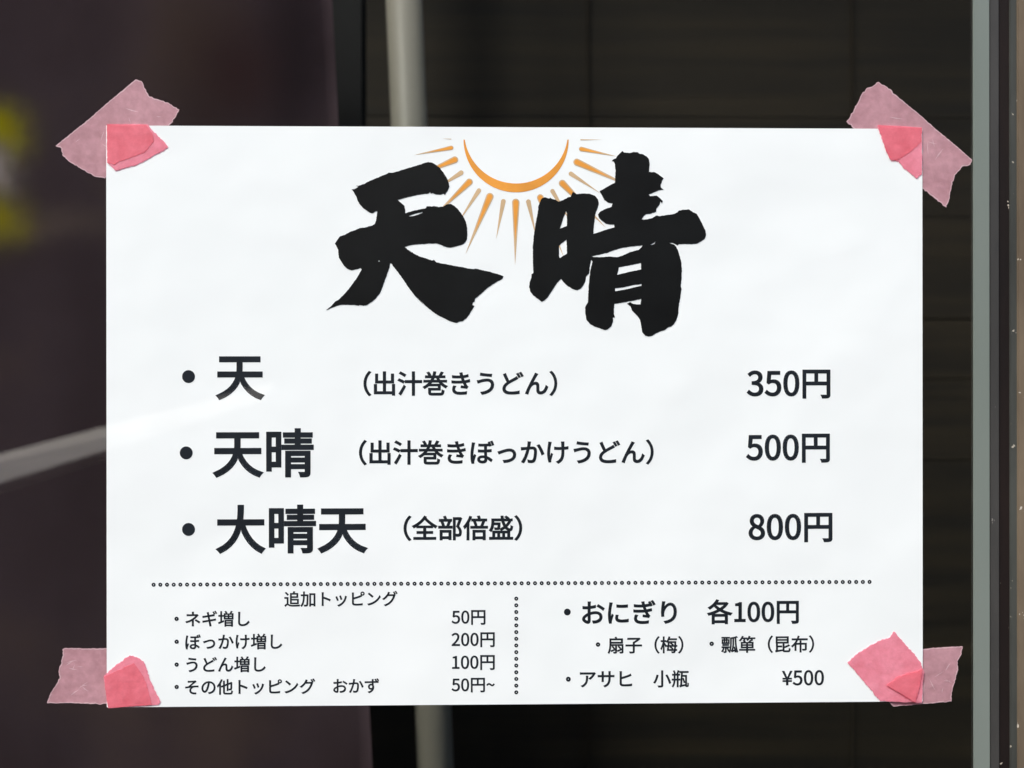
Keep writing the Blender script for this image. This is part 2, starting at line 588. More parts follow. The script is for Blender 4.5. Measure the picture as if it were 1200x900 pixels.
# outlines of the printed characters: advance, then bezier points (handle, point, handle), 1050 units to the em
GLYPH_DATA = (
    '{"0":[583,[[145,-14,292,-14,438,-14,532,119,532,388,532,654,438,784,292,784,145,784,53,654,53,388,53,119],[379,64,292,64,205,64,145,162,145,388,145,612,205,708,292,708,379,708,439,'
    '612,439,388,439,162]]],"1":[583,[[92,27,92,0,233,0,374,0,515,0,515,27,515,53,515,80,463,80,412,80,360,80,360,310,360,540,360,770,336,770,311,770,287,770,245,746,195,728,127,715,127'
    ',695,127,675,127,654,173,654,219,654,265,654,265,463,265,271,265,80,207,80,150,80,92,80,92,53]]],"2":[583,[[46,19,46,0,208,0,369,0,530,0,530,28,530,55,530,83,459,83,388,83,317,83,2'
    '78,83,231,79,191,76,372,247,494,403,494,558,494,694,407,784,269,784,171,784,104,739,42,671,61,653,79,635,98,617,141,668,194,706,257,706,353,706,399,642,399,554,399,421,288,268,46,5'
    '7,46,38]]],"3":[583,[[157,-14,276,-14,414,-14,524,68,524,206,524,312,452,379,361,401,361,403,361,405,361,407,443,435,498,498,498,591,498,713,403,784,273,784,185,784,117,745,59,692,'
    '76,672,93,652,110,631,154,675,208,706,270,706,351,706,400,658,400,584,400,501,347,437,187,437,187,412,187,388,187,363,366,363,426,303,426,209,426,121,362,66,270,66,183,66,125,108,8'
    '0,154,63,134,47,113,30,92,81,37]]],"5":[583,[[154,-14,275,-14,404,-14,527,82,527,250,527,420,422,496,295,496,249,496,214,484,180,465,186,540,193,614,200,688,296,688,393,688,489,688'
    ',489,715,489,743,489,770,365,770,240,770,116,770,107,650,99,530,90,411,107,400,125,389,142,378,186,408,218,423,270,423,367,423,430,358,430,248,430,136,357,66,266,66,176,66,120,107,'
    '77,151,61,130,44,109,28,88,81,37]]],"8":[583,[[151,-14,294,-14,438,-14,535,74,535,185,535,291,473,349,405,388,405,389,405,391,405,393,451,429,507,498,507,579,507,697,428,782,296,78'
    '2,176,782,85,703,85,586,85,505,133,447,189,409,189,407,189,406,189,404,119,367,48,294,48,191,48,72],[398,464,347,418,255,454,172,495,172,586,172,661,224,710,295,710,377,710,425,650'
    ',425,574,425,517],[384,58,295,58,203,58,133,118,133,200,133,273,178,334,239,374,349,330,443,292,443,188,443,111]]],"~":[583,[[303,301,395,301,445,301,498,333,541,407,523,419,505,43'
    '2,487,445,460,395,431,374,397,374,331,374,282,474,189,474,139,474,85,441,43,368,61,355,79,342,97,330,123,380,152,401,186,401,253,401]]],"¥":[583,[[244,62,244,0,275,0,307,0,338,0,33'
    '8,62,338,125,338,187,402,187,466,187,530,187,530,205,530,223,530,242,466,242,402,242,338,242,338,267,338,292,338,317,402,317,466,317,530,317,530,336,530,354,530,373,474,373,418,373'
    ',362,373,427,498,491,624,556,749,523,749,491,749,458,749,428,682,397,614,367,547,342,496,320,444,295,389,293,389,292,389,290,389,266,444,243,496,220,547,189,614,159,682,128,749,95,'
    '749,61,749,27,749,91,624,155,498,218,373,164,373,109,373,54,373,54,354,54,336,54,317,117,317,180,317,244,317,244,292,244,267,244,242,180,242,117,242,54,242,54,223,54,205,54,187,117'
    ',187,180,187,244,187,244,125]]],"う":[1050,[[756,438,756,350,756,162,577,61,321,29,337,3,353,-24,369,-50,641,-9,846,119,846,347,846,497,734,580,585,580,464,580,344,547,271,529,239,5'
    '22,204,516,174,514,183,481,193,449,202,416,227,426,257,439,290,449,352,466,455,501,577,501,685,501],[431,796,315,822,311,796,306,769,301,743,420,722,632,701,749,693,753,720,757,747'
    ',762,774,659,775]]],"お":[1050,[[832,683,757,723,745,702,732,681,720,660,787,624,903,551,955,502,969,525,984,547,998,569,946,611],[256,253,341,293,342,231,343,169,345,107,345,72,331'
    ',56,307,56,266,56,192,97,192,145,192,192],[185,643,127,650,128,624,129,597,129,570,165,566,204,565,264,565,286,565,312,566,341,568,341,522,341,477,340,431,340,411,340,391,340,371,2'
    '20,319,110,228,110,141,110,47,247,-34,329,-34,386,-34,421,-2,421,96,420,172,418,248,417,324,493,350,567,364,646,364,746,364,827,316,827,227,827,130,742,83,650,63,611,55,566,55,527,'
    '56,537,27,547,-1,557,-29,593,-27,640,-26,687,-15,831,20,911,101,911,228,911,354,800,437,647,437,578,437,496,423,416,398,416,410,416,423,416,435,417,482,417,529,418,577,495,585,577,'
    '599,639,613,638,641,637,668,637,695,577,678,497,663,420,653,422,691,423,729,424,767,425,791,429,820,432,839,401,839,369,839,338,839,341,821,343,786,343,765,343,725,343,685,342,645,'
    '313,643,286,642,262,642,223,642]]],"か":[1050,[[887,623,821,708,796,696,770,685,745,673,819,586,901,401,932,293,959,306,986,319,1014,332,978,430],[114,587,82,589,85,559,88,528,90,49'
    '8,118,502,161,507,185,511,229,515,274,520,318,525,283,384,204,145,97,1,125,-10,154,-21,183,-33,293,145,364,382,403,534,450,538,492,541,517,541,583,541,628,523,628,426,628,313,611,1'
    '77,578,105,557,60,525,51,486,51,457,51,401,59,357,72,362,43,366,14,371,-15,404,-23,455,-30,495,-30,563,-30,613,-12,648,58,692,145,709,312,709,437,709,579,632,614,539,614,514,614,47'
    '0,611,420,607,429,657,438,707,447,757,452,777,456,800,460,819,428,823,395,826,362,830,362,758,352,676,335,601,272,596,210,590,175,589,142,588]]],"き":[1050,[[295,242,320,278,293,284'
    ',266,290,238,295,215,249,197,205,197,145,199,11,314,-50,520,-50,609,-50,692,-44,766,-33,767,-5,768,23,769,51,693,36,617,29,519,29,354,29,276,72,276,160,276,206],[519,765,527,733,53'
    '0,724,532,716,535,707,434,702,314,705,188,720,190,694,192,668,193,643,325,631,454,629,555,636,564,608,574,581,583,554,590,535,597,517,604,499,485,488,326,487,168,504,169,478,171,45'
    '2,172,425,334,414,506,416,634,428,658,376,685,325,716,276,683,280,614,288,559,294,556,273,554,251,551,230,624,222,723,212,782,196,796,218,810,239,825,261,810,275,797,289,786,306,75'
    '8,346,734,391,712,436,786,446,852,460,902,474,898,500,894,526,890,553,840,537,767,518,680,507,672,528,664,549,655,570,648,595,640,619,632,643,705,652,779,668,839,685,835,710,832,73'
    '5,828,761,761,738,687,723,612,713,601,755,591,798,587,838,557,834,528,831,498,827,508,797]]],"ぎ":[1050,[[821,807,796,841,779,834,761,826,744,818,775,774,805,722,829,670,847,679,865'
    ',687,883,695,860,742],[933,850,908,883,890,875,873,867,855,859,888,816,918,764,943,713,961,722,980,731,998,739,973,786],[253,238,278,275,251,281,224,286,196,292,173,246,155,202,155'
    ',142,157,7,272,-55,478,-55,568,-55,650,-47,724,-36,725,-8,727,20,728,48,651,33,575,25,477,25,312,25,235,69,235,155,235,203],[477,762,485,730,488,721,490,713,493,704,393,697,273,702'
    ',147,716,148,691,150,665,151,640,283,628,412,625,514,632,523,605,532,578,541,550,548,532,555,514,562,496,443,485,285,484,126,501,127,475,129,449,130,422,293,411,465,412,592,423,616'
    ',373,643,321,674,273,641,277,574,285,517,290,515,269,513,248,511,227,583,218,681,209,739,193,754,215,769,236,784,257,768,272,755,286,744,303,716,342,691,388,670,433,744,443,810,457'
    ',860,471,856,497,852,523,848,549,798,534,725,515,638,503,630,524,621,545,613,566,606,591,598,615,590,640,661,648,725,662,775,675,771,701,768,727,764,752,711,734,644,720,569,710,559'
    ',753,549,795,545,835,515,831,486,827,456,824,467,794]]],"け":[1050,[[263,784,268,804,235,807,203,810,170,813,170,794,168,767,165,743,152,655,125,494,125,324,125,191,160,55,181,-9,20'
    '4,-7,228,-4,252,-1,251,9,250,24,249,35,248,46,251,66,254,82,266,133,297,241,322,314,307,323,292,332,277,341,257,289,235,225,221,181,181,353,218,583,250,735,254,755],[461,595,416,60'
    '2,416,574,416,546,416,518,461,515,536,512,586,512,629,512,674,513,720,515,720,504,720,493,720,482,720,280,713,162,601,63,576,38,533,12,499,-2,525,-22,550,-42,576,-62,798,69,798,241'
    ',798,482,798,494,798,507,798,519,861,523,920,529,968,537,968,565,968,594,968,623,919,611,859,604,797,599,797,652,797,704,796,757,796,780,797,801,799,819,767,819,734,819,702,819,705'
    ',803,709,780,711,756,713,730,716,660,717,593,673,591,628,590,585,590,528,590]]],"し":[1050,[[352,784,357,818,322,819,286,819,251,819,257,789,259,751,259,712,259,602,249,336,249,181,'
    '249,9,353,-54,504,-54,735,-54,871,79,943,179,923,202,903,226,883,250,808,141,700,33,507,33,408,33,335,74,335,189,335,346,344,593,348,712,349,747]]],"ず":[1050,[[798,807,773,841,754,'
    '833,735,825,715,817,742,780,770,730,792,688,812,697,832,706,852,714,831,753],[925,833,901,869,882,860,862,852,842,843,870,809,898,759,920,716,940,725,960,734,980,743,958,784],[550,'
    '425,567,378,576,280,535,231,474,231,416,231,367,270,367,335,367,403,418,446,473,446,515,446],[188,676,70,674,71,647,72,620,74,592,205,602,382,609,543,610,543,575,544,540,544,505,52'
    '3,513,500,517,474,517,373,517,288,438,288,334,288,220,372,159,461,159,497,159,527,168,554,187,511,91,413,33,274,1,298,-22,321,-45,345,-68,588,4,658,162,658,305,658,357,646,403,624,'
    '439,623,496,623,554,622,611,627,611,632,611,637,611,791,611,886,609,944,606,945,632,945,659,945,685,896,685,767,686,638,686,632,686,627,686,622,686,622,709,623,731,623,754,624,767,'
    '627,809,628,820,596,820,564,820,533,820,535,812,538,782,540,754,541,731,541,708,542,685,386,683]]],"そ":[1050,[[300,782,275,785,277,756,278,727,279,699,301,701,333,704,359,706,404,7'
    '09,589,717,636,721,569,662,402,516,289,437,235,431,164,422,107,416,110,390,112,363,114,337,241,358,380,374,493,383,439,351,371,275,371,185,371,24,511,-57,767,-45,773,-17,779,12,785'
    ',40,747,37,695,35,633,43,538,56,453,91,453,197,453,296,552,385,654,398,717,407,818,408,921,402,921,428,921,454,921,480,770,480,581,466,421,450,505,516,658,643,735,708,750,720,777,7'
    '38,792,747,774,767,756,787,738,807,726,804,706,800,682,797,621,790,404,780,358,780,327,780]]],"っ":[1050,[[200,425,168,419,180,390,192,362,204,333,271,359,501,456,631,456,738,456,80'
    '9,389,809,300,809,129,609,64,382,57,394,30,405,3,416,-24,700,-6,894,97,894,298,894,442,787,532,638,532,514,532,341,469,267,445,233,435]]],"ど":[1050,[[842,776,816,814,797,806,778,79'
    '8,759,790,789,750,825,687,846,644,864,652,883,661,902,669,880,712],[960,818,932,856,913,848,895,841,876,833,907,793,941,733,964,688,983,696,1001,705,1020,713,1000,752],[337,688,295'
    ',804,268,792,240,780,212,769,262,655,317,533,366,445,252,368,184,283,184,173,184,16,326,-43,523,-43,654,-43,776,-32,855,-17,855,14,856,46,856,77,774,56,634,41,520,41,354,41,271,96,'
    '271,183,271,263,330,331,426,395,529,463,647,519,718,556,749,571,775,585,798,599,784,624,770,650,756,675,734,658,711,643,682,626,624,593,528,547,436,492,391,575]]],"に":[1050,[[593,6'
    '90,479,709,479,681,479,653,479,625,595,612,798,612,911,625,911,653,911,682,911,710,806,694],[509,243,520,282,495,284,470,286,444,289,433,237,426,201,426,165,426,66,505,7,682,7,790,'
    '7,878,17,944,29,944,59,943,88,942,118,857,99,776,90,682,90,539,90,504,137,504,185,504,213],[273,772,278,790,247,793,216,796,185,798,185,775,181,748,178,724,165,637,130,457,130,303,'
    '130,161,148,40,169,-35,194,-33,220,-31,245,-29,244,-19,243,-4,242,7,241,19,244,39,247,55,256,104,294,215,321,290,307,301,292,312,277,324,259,280,234,217,216,170,210,222,207,266,207'
    ',317,207,435,238,623,259,720,264,738]]],"の":[1050,[[298,649,500,674,488,578,467,478,441,391,388,213,332,143,283,143,235,143,174,202,174,334,174,477],[574,578,587,676,766,661,868,52'
    '9,868,371,868,189,736,88,601,59,577,54,544,48,511,45,527,19,543,-7,560,-33,809,0,954,147,954,368,954,581,797,754,551,754,295,754,92,555,92,327,92,153,186,46,279,46,377,46,459,157,5'
    '24,373,554,471]]],"ぼ":[1050,[[231,764,237,782,207,784,176,787,145,790,145,767,141,740,138,715,125,628,90,433,90,278,90,136,109,21,130,-55,155,-53,180,-51,205,-49,204,-38,202,-22,20'
    '2,-13,202,0,204,20,207,35,218,86,255,194,282,267,267,278,253,290,238,301,221,258,194,192,179,145,171,196,168,242,168,293,168,411,197,614,218,711,223,730],[986,820,966,859,949,853,9'
    '32,847,915,841,937,803,960,741,977,694,994,700,1012,706,1029,712,1014,754],[634,182,667,173,667,159,668,144,668,129,668,74,647,32,565,32,492,32,444,59,444,110,444,155,494,187,568,1'
    '87,601,187],[880,787,860,826,843,820,827,815,810,810,819,792,829,770,838,746,724,732,575,726,418,737,418,713,418,688,418,664,501,660,581,660,655,662,655,604,655,547,655,489,574,487'
    ',487,488,401,495,402,469,402,444,402,418,486,414,574,413,655,415,658,359,661,296,664,243,634,247,603,250,570,250,432,250,370,180,370,106,370,7,456,-41,572,-41,685,-41,745,8,745,95,'
    '744,111,744,127,744,144,807,113,867,68,919,15,934,39,949,64,963,88,911,134,837,191,739,223,736,284,732,352,731,418,805,421,871,426,926,433,926,458,926,484,926,509,868,503,801,497,7'
    '31,493,731,550,731,607,731,665,780,668,825,671,864,675,866,671,868,666,870,661,888,667,905,673,923,680,909,722]]],"り":[1050,[[334,752,356,829,325,830,294,831,264,832,262,804,260,77'
    '3,255,742,243,657,223,502,223,402,223,334,229,275,234,235,261,237,288,239,315,242,309,294,309,330,313,371,326,508,447,700,579,700,689,700,746,580,746,414,746,150,567,57,339,23,356,'
    '-2,372,-27,389,-53,649,-5,832,123,832,415,832,636,732,775,592,775,459,775,350,644,307,537,313,610]]],"ん":[1050,[[565,767,575,779,544,792,513,805,482,817,470,787,457,760,443,736,387'
    ',634,157,204,80,-8,110,-19,140,-29,170,-40,184,13,229,137,261,200,301,282,380,368,465,368,513,368,539,340,542,294,545,236,542,155,546,95,550,33,586,-39,699,-39,851,-39,939,79,995,2'
    '48,972,267,949,286,925,305,898,193,829,48,712,48,666,48,630,70,627,123,624,174,625,255,623,317,620,400,569,444,500,444,450,444,394,425,343,379,398,481,495,655,541,728,554,748]]],"ア'
    '":[1050,[[971,700,978,710,961,727,944,743,926,759,911,756,873,753,853,753,790,753,300,753,250,753,211,753,167,757,130,763,130,731,130,699,130,667,171,671,211,673,250,673,299,673,77'
    '5,673,849,673,814,608,715,494,619,438,642,419,665,401,688,382,808,465,905,602,950,672,957,684],[559,287,559,571,527,571,496,571,464,571,467,544,468,521,468,496,468,320,445,170,283,'
    '71,253,50,217,34,188,24,214,3,240,-18,266,-39,534,95]]],"ギ":[1050,[[815,816,789,853,770,845,752,838,733,830,762,790,797,727,818,684,837,692,856,701,875,709,853,752],[932,857,904,89'
    '5,886,887,867,880,849,872,878,832,913,773,936,727,955,735,974,744,993,752,973,791],[118,271,92,270,99,239,105,208,111,178,134,184,164,190,205,197,299,213,393,229,487,245,501,174,51'
    '4,103,527,33,535,2,538,-30,543,-66,575,-60,607,-54,640,-48,629,-18,621,18,613,47,599,118,585,188,570,258,657,272,743,286,830,299,869,306,902,312,924,314,918,343,912,373,907,402,884'
    ',396,854,389,814,381,728,367,641,352,555,337,541,407,527,477,514,547,595,560,676,573,757,586,786,590,817,596,833,597,827,626,822,655,816,685,798,680,771,674,741,668,696,660,600,643'
    ',498,626,491,664,484,702,477,739,473,763,468,793,466,812,435,807,404,801,373,796,380,774,387,751,392,725,400,688,407,651,415,613,316,598,225,584,184,580,150,577,122,575,96,572,102,'
    '541,108,510,114,479,145,486,170,492,199,497,276,509,353,522,431,535,444,464,458,394,472,324,352,305,237,287,185,279,158,275]]],"グ":[1050,[[830,803,804,840,785,832,766,824,748,816,7'
    '76,777,812,713,833,671,852,680,871,688,890,696,868,739],[946,843,919,882,901,874,882,866,863,858,893,819,928,759,951,714,969,723,988,731,1006,739,987,778],[504,763,521,790,489,801,'
    '457,812,424,822,418,795,401,758,392,738,346,645,243,492,61,383,85,366,110,348,134,330,250,405,337,499,401,588,519,588,637,588,755,588,734,493,669,356,588,261,493,148,361,54,168,-3,'
    '194,-26,219,-49,245,-72,441,1,567,96,663,213,756,328,820,470,849,576,854,592,864,617,873,631,850,645,827,659,804,673,787,667,764,664,735,664,640,664,546,664,451,664,459,679,467,693'
    ',475,708,485,727]]],"サ":[1050,[[80,605,70,607,70,577,70,546,70,516,83,517,130,519,175,519,213,519,251,519,289,519,289,463,289,406,289,350,289,310,286,265,285,254,315,254,346,254,37'
    '7,254,376,265,373,311,373,350,373,406,373,463,373,519,473,519,572,519,672,519,672,505,672,490,672,476,672,182,577,91,386,18,409,-4,432,-26,456,-48,696,59,756,203,756,482,756,494,75'
    '6,507,756,519,795,519,833,519,872,519,918,519,957,518,968,517,968,546,968,576,968,605,954,603,918,600,872,600,833,600,795,600,756,600,756,644,756,687,756,731,756,772,761,807,762,81'
    '7,730,817,699,817,667,817,669,807,672,772,672,731,672,687,672,644,672,600,572,600,473,600,373,600,373,645,373,689,373,734,373,771,377,800,378,811,347,811,316,811,285,811,288,787,28'
    '9,756,289,734,289,689,289,645,289,600,251,600,213,600,175,600,131,600]]],"ッ":[1050,[[525,563,507,605,482,596,456,588,431,579,452,532,501,398,513,351,539,360,564,369,590,378,577,424'
    '],[880,524,888,546,857,556,827,565,797,575,782,440,726,308,652,215,566,107,433,27,311,-8,334,-32,357,-55,380,-79,498,-34,625,48,723,171,798,266,843,378,872,494,876,507],[285,507,26'
    '4,553,238,542,212,532,186,522,206,485,264,340,279,286,306,296,333,305,359,315,339,370]]],"ト":[1050,[[354,151,354,92,354,54,352,2,347,-32,381,-32,415,-32,449,-32,444,3,442,60,442,92'
    ',442,208,442,324,441,439,558,402,739,332,854,270,866,300,878,329,890,359,779,415,580,491,441,533,441,590,441,647,441,704,441,735,445,780,449,813,414,813,380,813,346,813,352,780,354'
    ',733,354,704,354,616]]],"ネ":[1050,[[827,208,918,141,936,165,954,188,973,212,875,278,818,312,720,364,701,344,683,323,665,303,764,250],[850,616,869,636,850,653,832,671,814,688,796,68'
    '3,772,682,748,682,690,682,632,682,575,682,575,704,575,727,575,749,575,778,577,818,581,841,549,841,516,841,484,841,488,818,489,778,489,749,489,727,489,704,489,682,421,682,352,682,28'
    '4,682,249,682,190,683,157,687,157,658,157,628,157,599,189,601,249,603,286,603,333,603,672,603,722,603,686,554,602,471,508,411,413,349,282,279,83,232,100,206,117,180,133,154,275,197'
    ',391,244,488,300,488,224,488,148,487,71,487,35,484,-14,481,-44,513,-44,545,-44,577,-44,575,-12,571,35,571,71,572,166,572,260,572,354,669,421,755,511,810,572,827,591]]],"ヒ":[1050,[['
    '332,784,335,808,303,808,270,808,237,808,242,787,244,751,244,723,244,667,244,246,244,145,244,60,289,22,369,8,413,1,475,-2,538,-2,652,-2,810,6,901,20,901,52,901,84,901,116,814,92,652'
    ',82,542,82,489,82,436,83,402,90,352,101,329,114,329,168,329,245,329,322,329,399,460,433,651,493,770,540,801,551,839,568,870,581,857,609,845,638,833,666,803,647,772,631,741,618,631,'
    '570,455,516,329,485,329,564,329,644,329,723,329,752]]],"ピ":[1050,[[797,694,797,732,797,771,828,803,867,803,904,803,936,771,936,732,936,694,904,664,867,664,828,664],[749,797,749,732'
    ',749,668,801,616,867,616,932,616,984,668,984,732,984,797,932,851,867,851,801,851],[290,764,293,788,261,788,228,788,195,788,200,764,202,728,202,703,202,647,202,227,202,125,202,40,24'
    '7,2,328,-12,371,-19,434,-22,496,-22,610,-22,768,-14,859,0,859,32,859,64,859,96,772,72,611,62,500,62,449,62,394,64,361,70,310,81,288,95,288,148,288,225,288,302,288,379,418,413,600,4'
    '68,717,516,749,527,787,544,816,557,804,585,792,613,779,641,750,623,718,607,687,593,578,546,412,496,288,465,288,544,288,624,288,703,288,732]]],"ン":[1050,[[313,721,238,770,218,749,19'
    '9,727,179,706,256,653,388,541,440,486,462,508,484,530,506,553,447,611],[332,93,148,66,167,37,185,9,204,-20,378,13,512,77,617,143,775,243,898,386,970,517,953,547,936,576,919,606,858'
    ',477,731,320,568,220,468,158]]],"他":[1050,[[444,777,418,777,418,685,418,592,418,500,374,483,329,466,285,449,295,425,305,402,315,378,349,391,384,405,418,418,418,304,418,190,418,76,4'
    '18,-40,455,-70,582,-70,610,-70,827,-70,856,-70,973,-70,999,-23,1012,123,988,128,957,142,938,154,930,30,919,2,854,2,808,2,621,2,584,2,509,2,496,15,496,76,496,200,496,324,496,449,548'
    ',469,599,489,651,509,651,390,651,270,651,150,676,150,701,150,726,150,726,279,726,409,726,538,780,559,835,581,890,602,889,437,887,328,879,299,872,272,861,268,842,268,830,268,791,267'
    ',763,269,772,250,779,218,782,195,814,194,859,195,889,203,921,211,942,231,952,279,961,325,964,476,964,667,966,672,967,676,968,681,950,688,932,695,914,703,909,699,904,695,899,691,896'
    ',688,893,686,890,683,835,662,780,641,726,620,726,707,726,793,726,880,701,880,676,880,651,880,651,784,651,687,651,590,599,570,548,550,496,530,496,613,496,695,496,777,470,777],[304,8'
    '71,279,878,221,718,123,561,19,459,34,441,56,401,63,383,99,421,134,464,168,512,168,314,168,116,168,-82,194,-82,220,-82,246,-82,246,157,246,395,246,633,287,705,324,780,353,856,328,86'
    '3]]],"倍":[1050,[[463,668,441,662,471,604,497,527,505,478,528,485,551,493,575,500,565,549,538,624,507,682,485,675],[582,304,415,304,415,175,415,46,415,-83,440,-83,465,-83,489,-83,48'
    '9,-68,489,-53,489,-38,605,-38,721,-38,837,-38,837,-52,837,-66,837,-80,863,-80,889,-80,915,-80,915,48,915,176,915,304,748,304],[605,34,489,34,489,100,489,167,489,233,605,233,721,233'
    ',837,233,837,167,837,100,837,34,721,34],[630,883,605,879,618,845,629,801,637,766,547,766,457,766,367,766,367,742,367,718,367,694,569,694,772,694,975,694,975,718,975,742,975,766,889'
    ',766,803,766,716,766,708,803,694,852,679,891,654,887],[840,679,815,686,795,621,758,528,729,467,594,467,459,467,325,467,325,444,325,420,325,396,552,396,780,396,1007,396,1007,420,100'
    '7,444,1007,467,939,467,871,467,804,467,833,525,864,600,891,666,866,673],[303,873,278,880,222,722,129,564,30,461,44,443,67,402,75,384,107,419,138,459,168,502,168,307,168,111,168,-84'
    ',193,-84,218,-84,244,-84,244,152,244,388,244,624,286,699,322,778,352,858,327,866]]],"全":[1050,[[541,883,518,894,412,727,220,572,27,485,47,468,70,442,82,421,124,442,166,466,207,493,'
    '207,470,207,447,207,424,299,424,392,424,484,424,484,370,484,315,484,261,394,261,304,261,213,261,213,237,213,214,213,190,304,190,394,190,484,190,484,132,484,75,484,17,349,17,215,17,'
    '80,17,80,-7,80,-31,80,-55,379,-55,677,-55,976,-55,976,-31,976,-7,976,17,839,17,703,17,566,17,566,75,566,132,566,190,661,190,755,190,850,190,850,214,850,237,850,261,755,261,661,261,'
    '566,261,566,315,566,370,566,424,661,424,755,424,850,424,850,447,850,471,850,494,890,466,930,441,972,417,983,440,1006,467,1026,483,855,574,700,683,569,834,575,843,581,852,587,861,56'
    '4,872],[423,495,210,495,329,571,439,669,525,776,625,662,731,574,848,495,635,495]]],"円":[1050,[[776,733,882,733,882,630,882,527,882,423,776,423,669,423,562,423,562,527,562,630,562,7'
    '33,669,733],[384,811,95,811,95,512,95,214,95,-85,121,-85,148,-85,174,-85,174,58,174,202,174,346,410,346,646,346,882,346,882,237,882,129,882,21,882,2,876,-5,856,-5,835,-5,768,-6,695'
    ',-4,707,-25,721,-61,725,-83,820,-83,879,-83,914,-69,950,-56,962,-30,962,21,962,284,962,548,962,811,673,811],[277,423,174,423,174,527,174,630,174,733,277,733,380,733,483,733,483,630'
    ',483,527,483,423,380,423]]],"出":[1050,[[138,358,109,358,109,231,109,105,109,-22,358,-22,606,-22,855,-22,855,-42,855,-62,855,-82,883,-82,912,-82,940,-82,940,65,940,211,940,358,912,3'
    '58,883,358,855,358,855,258,855,157,855,57,759,57,662,57,566,57,566,179,566,302,566,424,677,424,787,424,898,424,898,546,898,667,898,788,870,788,841,788,813,788,813,692,813,597,813,5'
    '01,731,501,648,501,566,501,566,628,566,755,566,881,537,881,509,881,480,881,480,755,480,628,480,501,400,501,320,501,239,501,239,596,239,692,239,787,212,787,185,787,158,787,158,666,1'
    '58,545,158,424,265,424,373,424,480,424,480,302,480,179,480,57,386,57,291,57,196,57,196,157,196,258,196,358,167,358]]],"加":[1050,[[720,752,601,752,601,479,601,205,601,-68,626,-68,65'
    '1,-68,676,-68,676,-42,676,-16,676,9,744,9,812,9,880,9,880,-14,880,-37,880,-60,907,-60,933,-60,959,-60,959,211,959,481,959,752,840,752],[744,85,676,85,676,282,676,479,676,675,744,67'
    '5,812,675,880,675,880,479,880,282,880,85,812,85],[231,869,205,869,204,807,204,745,204,683,154,683,105,683,56,683,56,657,56,632,56,606,104,606,153,606,202,606,194,341,162,108,29,-30'
    ',49,-43,78,-67,90,-85,232,69,269,321,278,606,332,606,385,606,438,606,430,202,420,58,398,27,389,14,378,11,362,11,343,11,298,11,249,15,263,-7,270,-41,272,-64,319,-67,368,-68,397,-64,'
    '428,-60,447,-50,466,-23,499,22,506,175,515,643,515,654,515,683,515,683,437,683,359,683,280,683,281,745,282,807,283,869,257,869]]],"各":[1050,[[421,292,213,292,213,165,213,39,213,-88'
    ',239,-88,266,-88,292,-88,292,-72,292,-55,292,-39,446,-39,599,-39,753,-39,753,-54,753,-70,753,-85,781,-85,808,-85,836,-85,836,41,836,166,836,292,629,292],[446,32,292,32,292,94,292,1'
    '57,292,220,446,220,599,220,753,220,753,157,753,94,753,32,599,32],[418,882,393,891,318,762,191,644,59,570,77,558,106,527,119,513,175,548,233,592,287,644,336,587,395,536,459,489,325,'
    '417,170,363,30,335,44,318,62,286,69,265,222,299,387,359,532,442,662,362,812,304,966,269,978,290,1000,324,1018,340,872,369,728,420,604,487,710,558,800,643,862,741,844,752,826,764,80'
    '8,776,803,775,799,773,794,772,664,772,534,772,404,772,428,801,450,833,468,864,443,873],[389,634,337,693,340,696,343,700,346,703,475,703,605,703,735,703,683,639,611,582,530,532,455,'
    '580]]],"増":[1050,[[439,734,398,734,398,615,398,495,398,376,590,376,783,376,975,376,975,495,975,615,975,734,929,734,882,734,836,734,861,769,891,816,917,861,890,869,864,877,837,884,8'
    '20,842,789,782,764,743,772,740,780,737,789,734,715,734,640,734,566,734,577,738,587,743,598,747,585,784,551,840,520,881,498,873,475,865,453,857,478,819,506,770,521,734,480,734],[471'
    ',498,471,527,529,527,587,527,645,527,645,498,645,468,645,438,587,438,529,438,471,438,471,468],[720,498,720,527,780,527,840,527,900,527,900,498,900,468,900,438,840,438,780,438,720,4'
    '38,720,468],[471,644,471,673,529,673,587,673,645,673,645,644,645,614,645,585,587,585,529,585,471,585,471,614],[720,644,720,673,780,673,840,673,900,673,900,644,900,614,900,585,840,5'
    '85,780,585,720,585,720,614],[609,313,444,313,444,181,444,48,444,-84,469,-84,493,-84,518,-84,518,-71,518,-58,518,-45,633,-45,748,-45,862,-45,862,-57,862,-69,862,-81,888,-81,913,-81,'
    '938,-81,938,50,938,182,938,313,773,313],[633,20,518,20,518,49,518,78,518,107,633,107,748,107,862,107,862,78,862,49,862,20,748,20],[633,167,518,167,518,194,518,221,518,248,633,248,7'
    '48,248,862,248,862,221,862,194,862,167,748,167],[75,180,36,167,45,141,55,114,64,88,155,124,276,171,389,216,384,241,379,265,374,289,333,274,293,259,252,244,252,346,252,449,252,551,2'
    '90,551,327,551,364,551,364,576,364,601,364,626,327,626,290,626,252,626,252,707,252,789,252,870,227,870,202,870,178,870,178,789,178,707,178,626,137,626,96,626,55,626,55,601,55,576,5'
    '5,551,96,551,137,551,178,551,178,440,178,328,178,216,124,197]]],"大":[1050,[[513,881,484,881,483,798,484,692,468,581,334,581,200,581,65,581,65,554,65,527,65,500,195,500,325,500,455,'
    '500,413,300,308,97,45,-17,67,-34,92,-62,105,-82,361,36,475,237,526,440,608,201,744,15,947,-82,961,-59,986,-26,1006,-8,803,77,665,268,591,500,724,500,857,500,989,500,989,527,989,554'
    ',989,581,844,581,698,581,553,581,567,691,568,796,569,881,541,881]]],"天":[1050,[[203,478,69,478,69,451,69,425,69,398,198,398,327,398,456,398,418,250,315,95,44,-16,61,-32,85,-63,96,-'
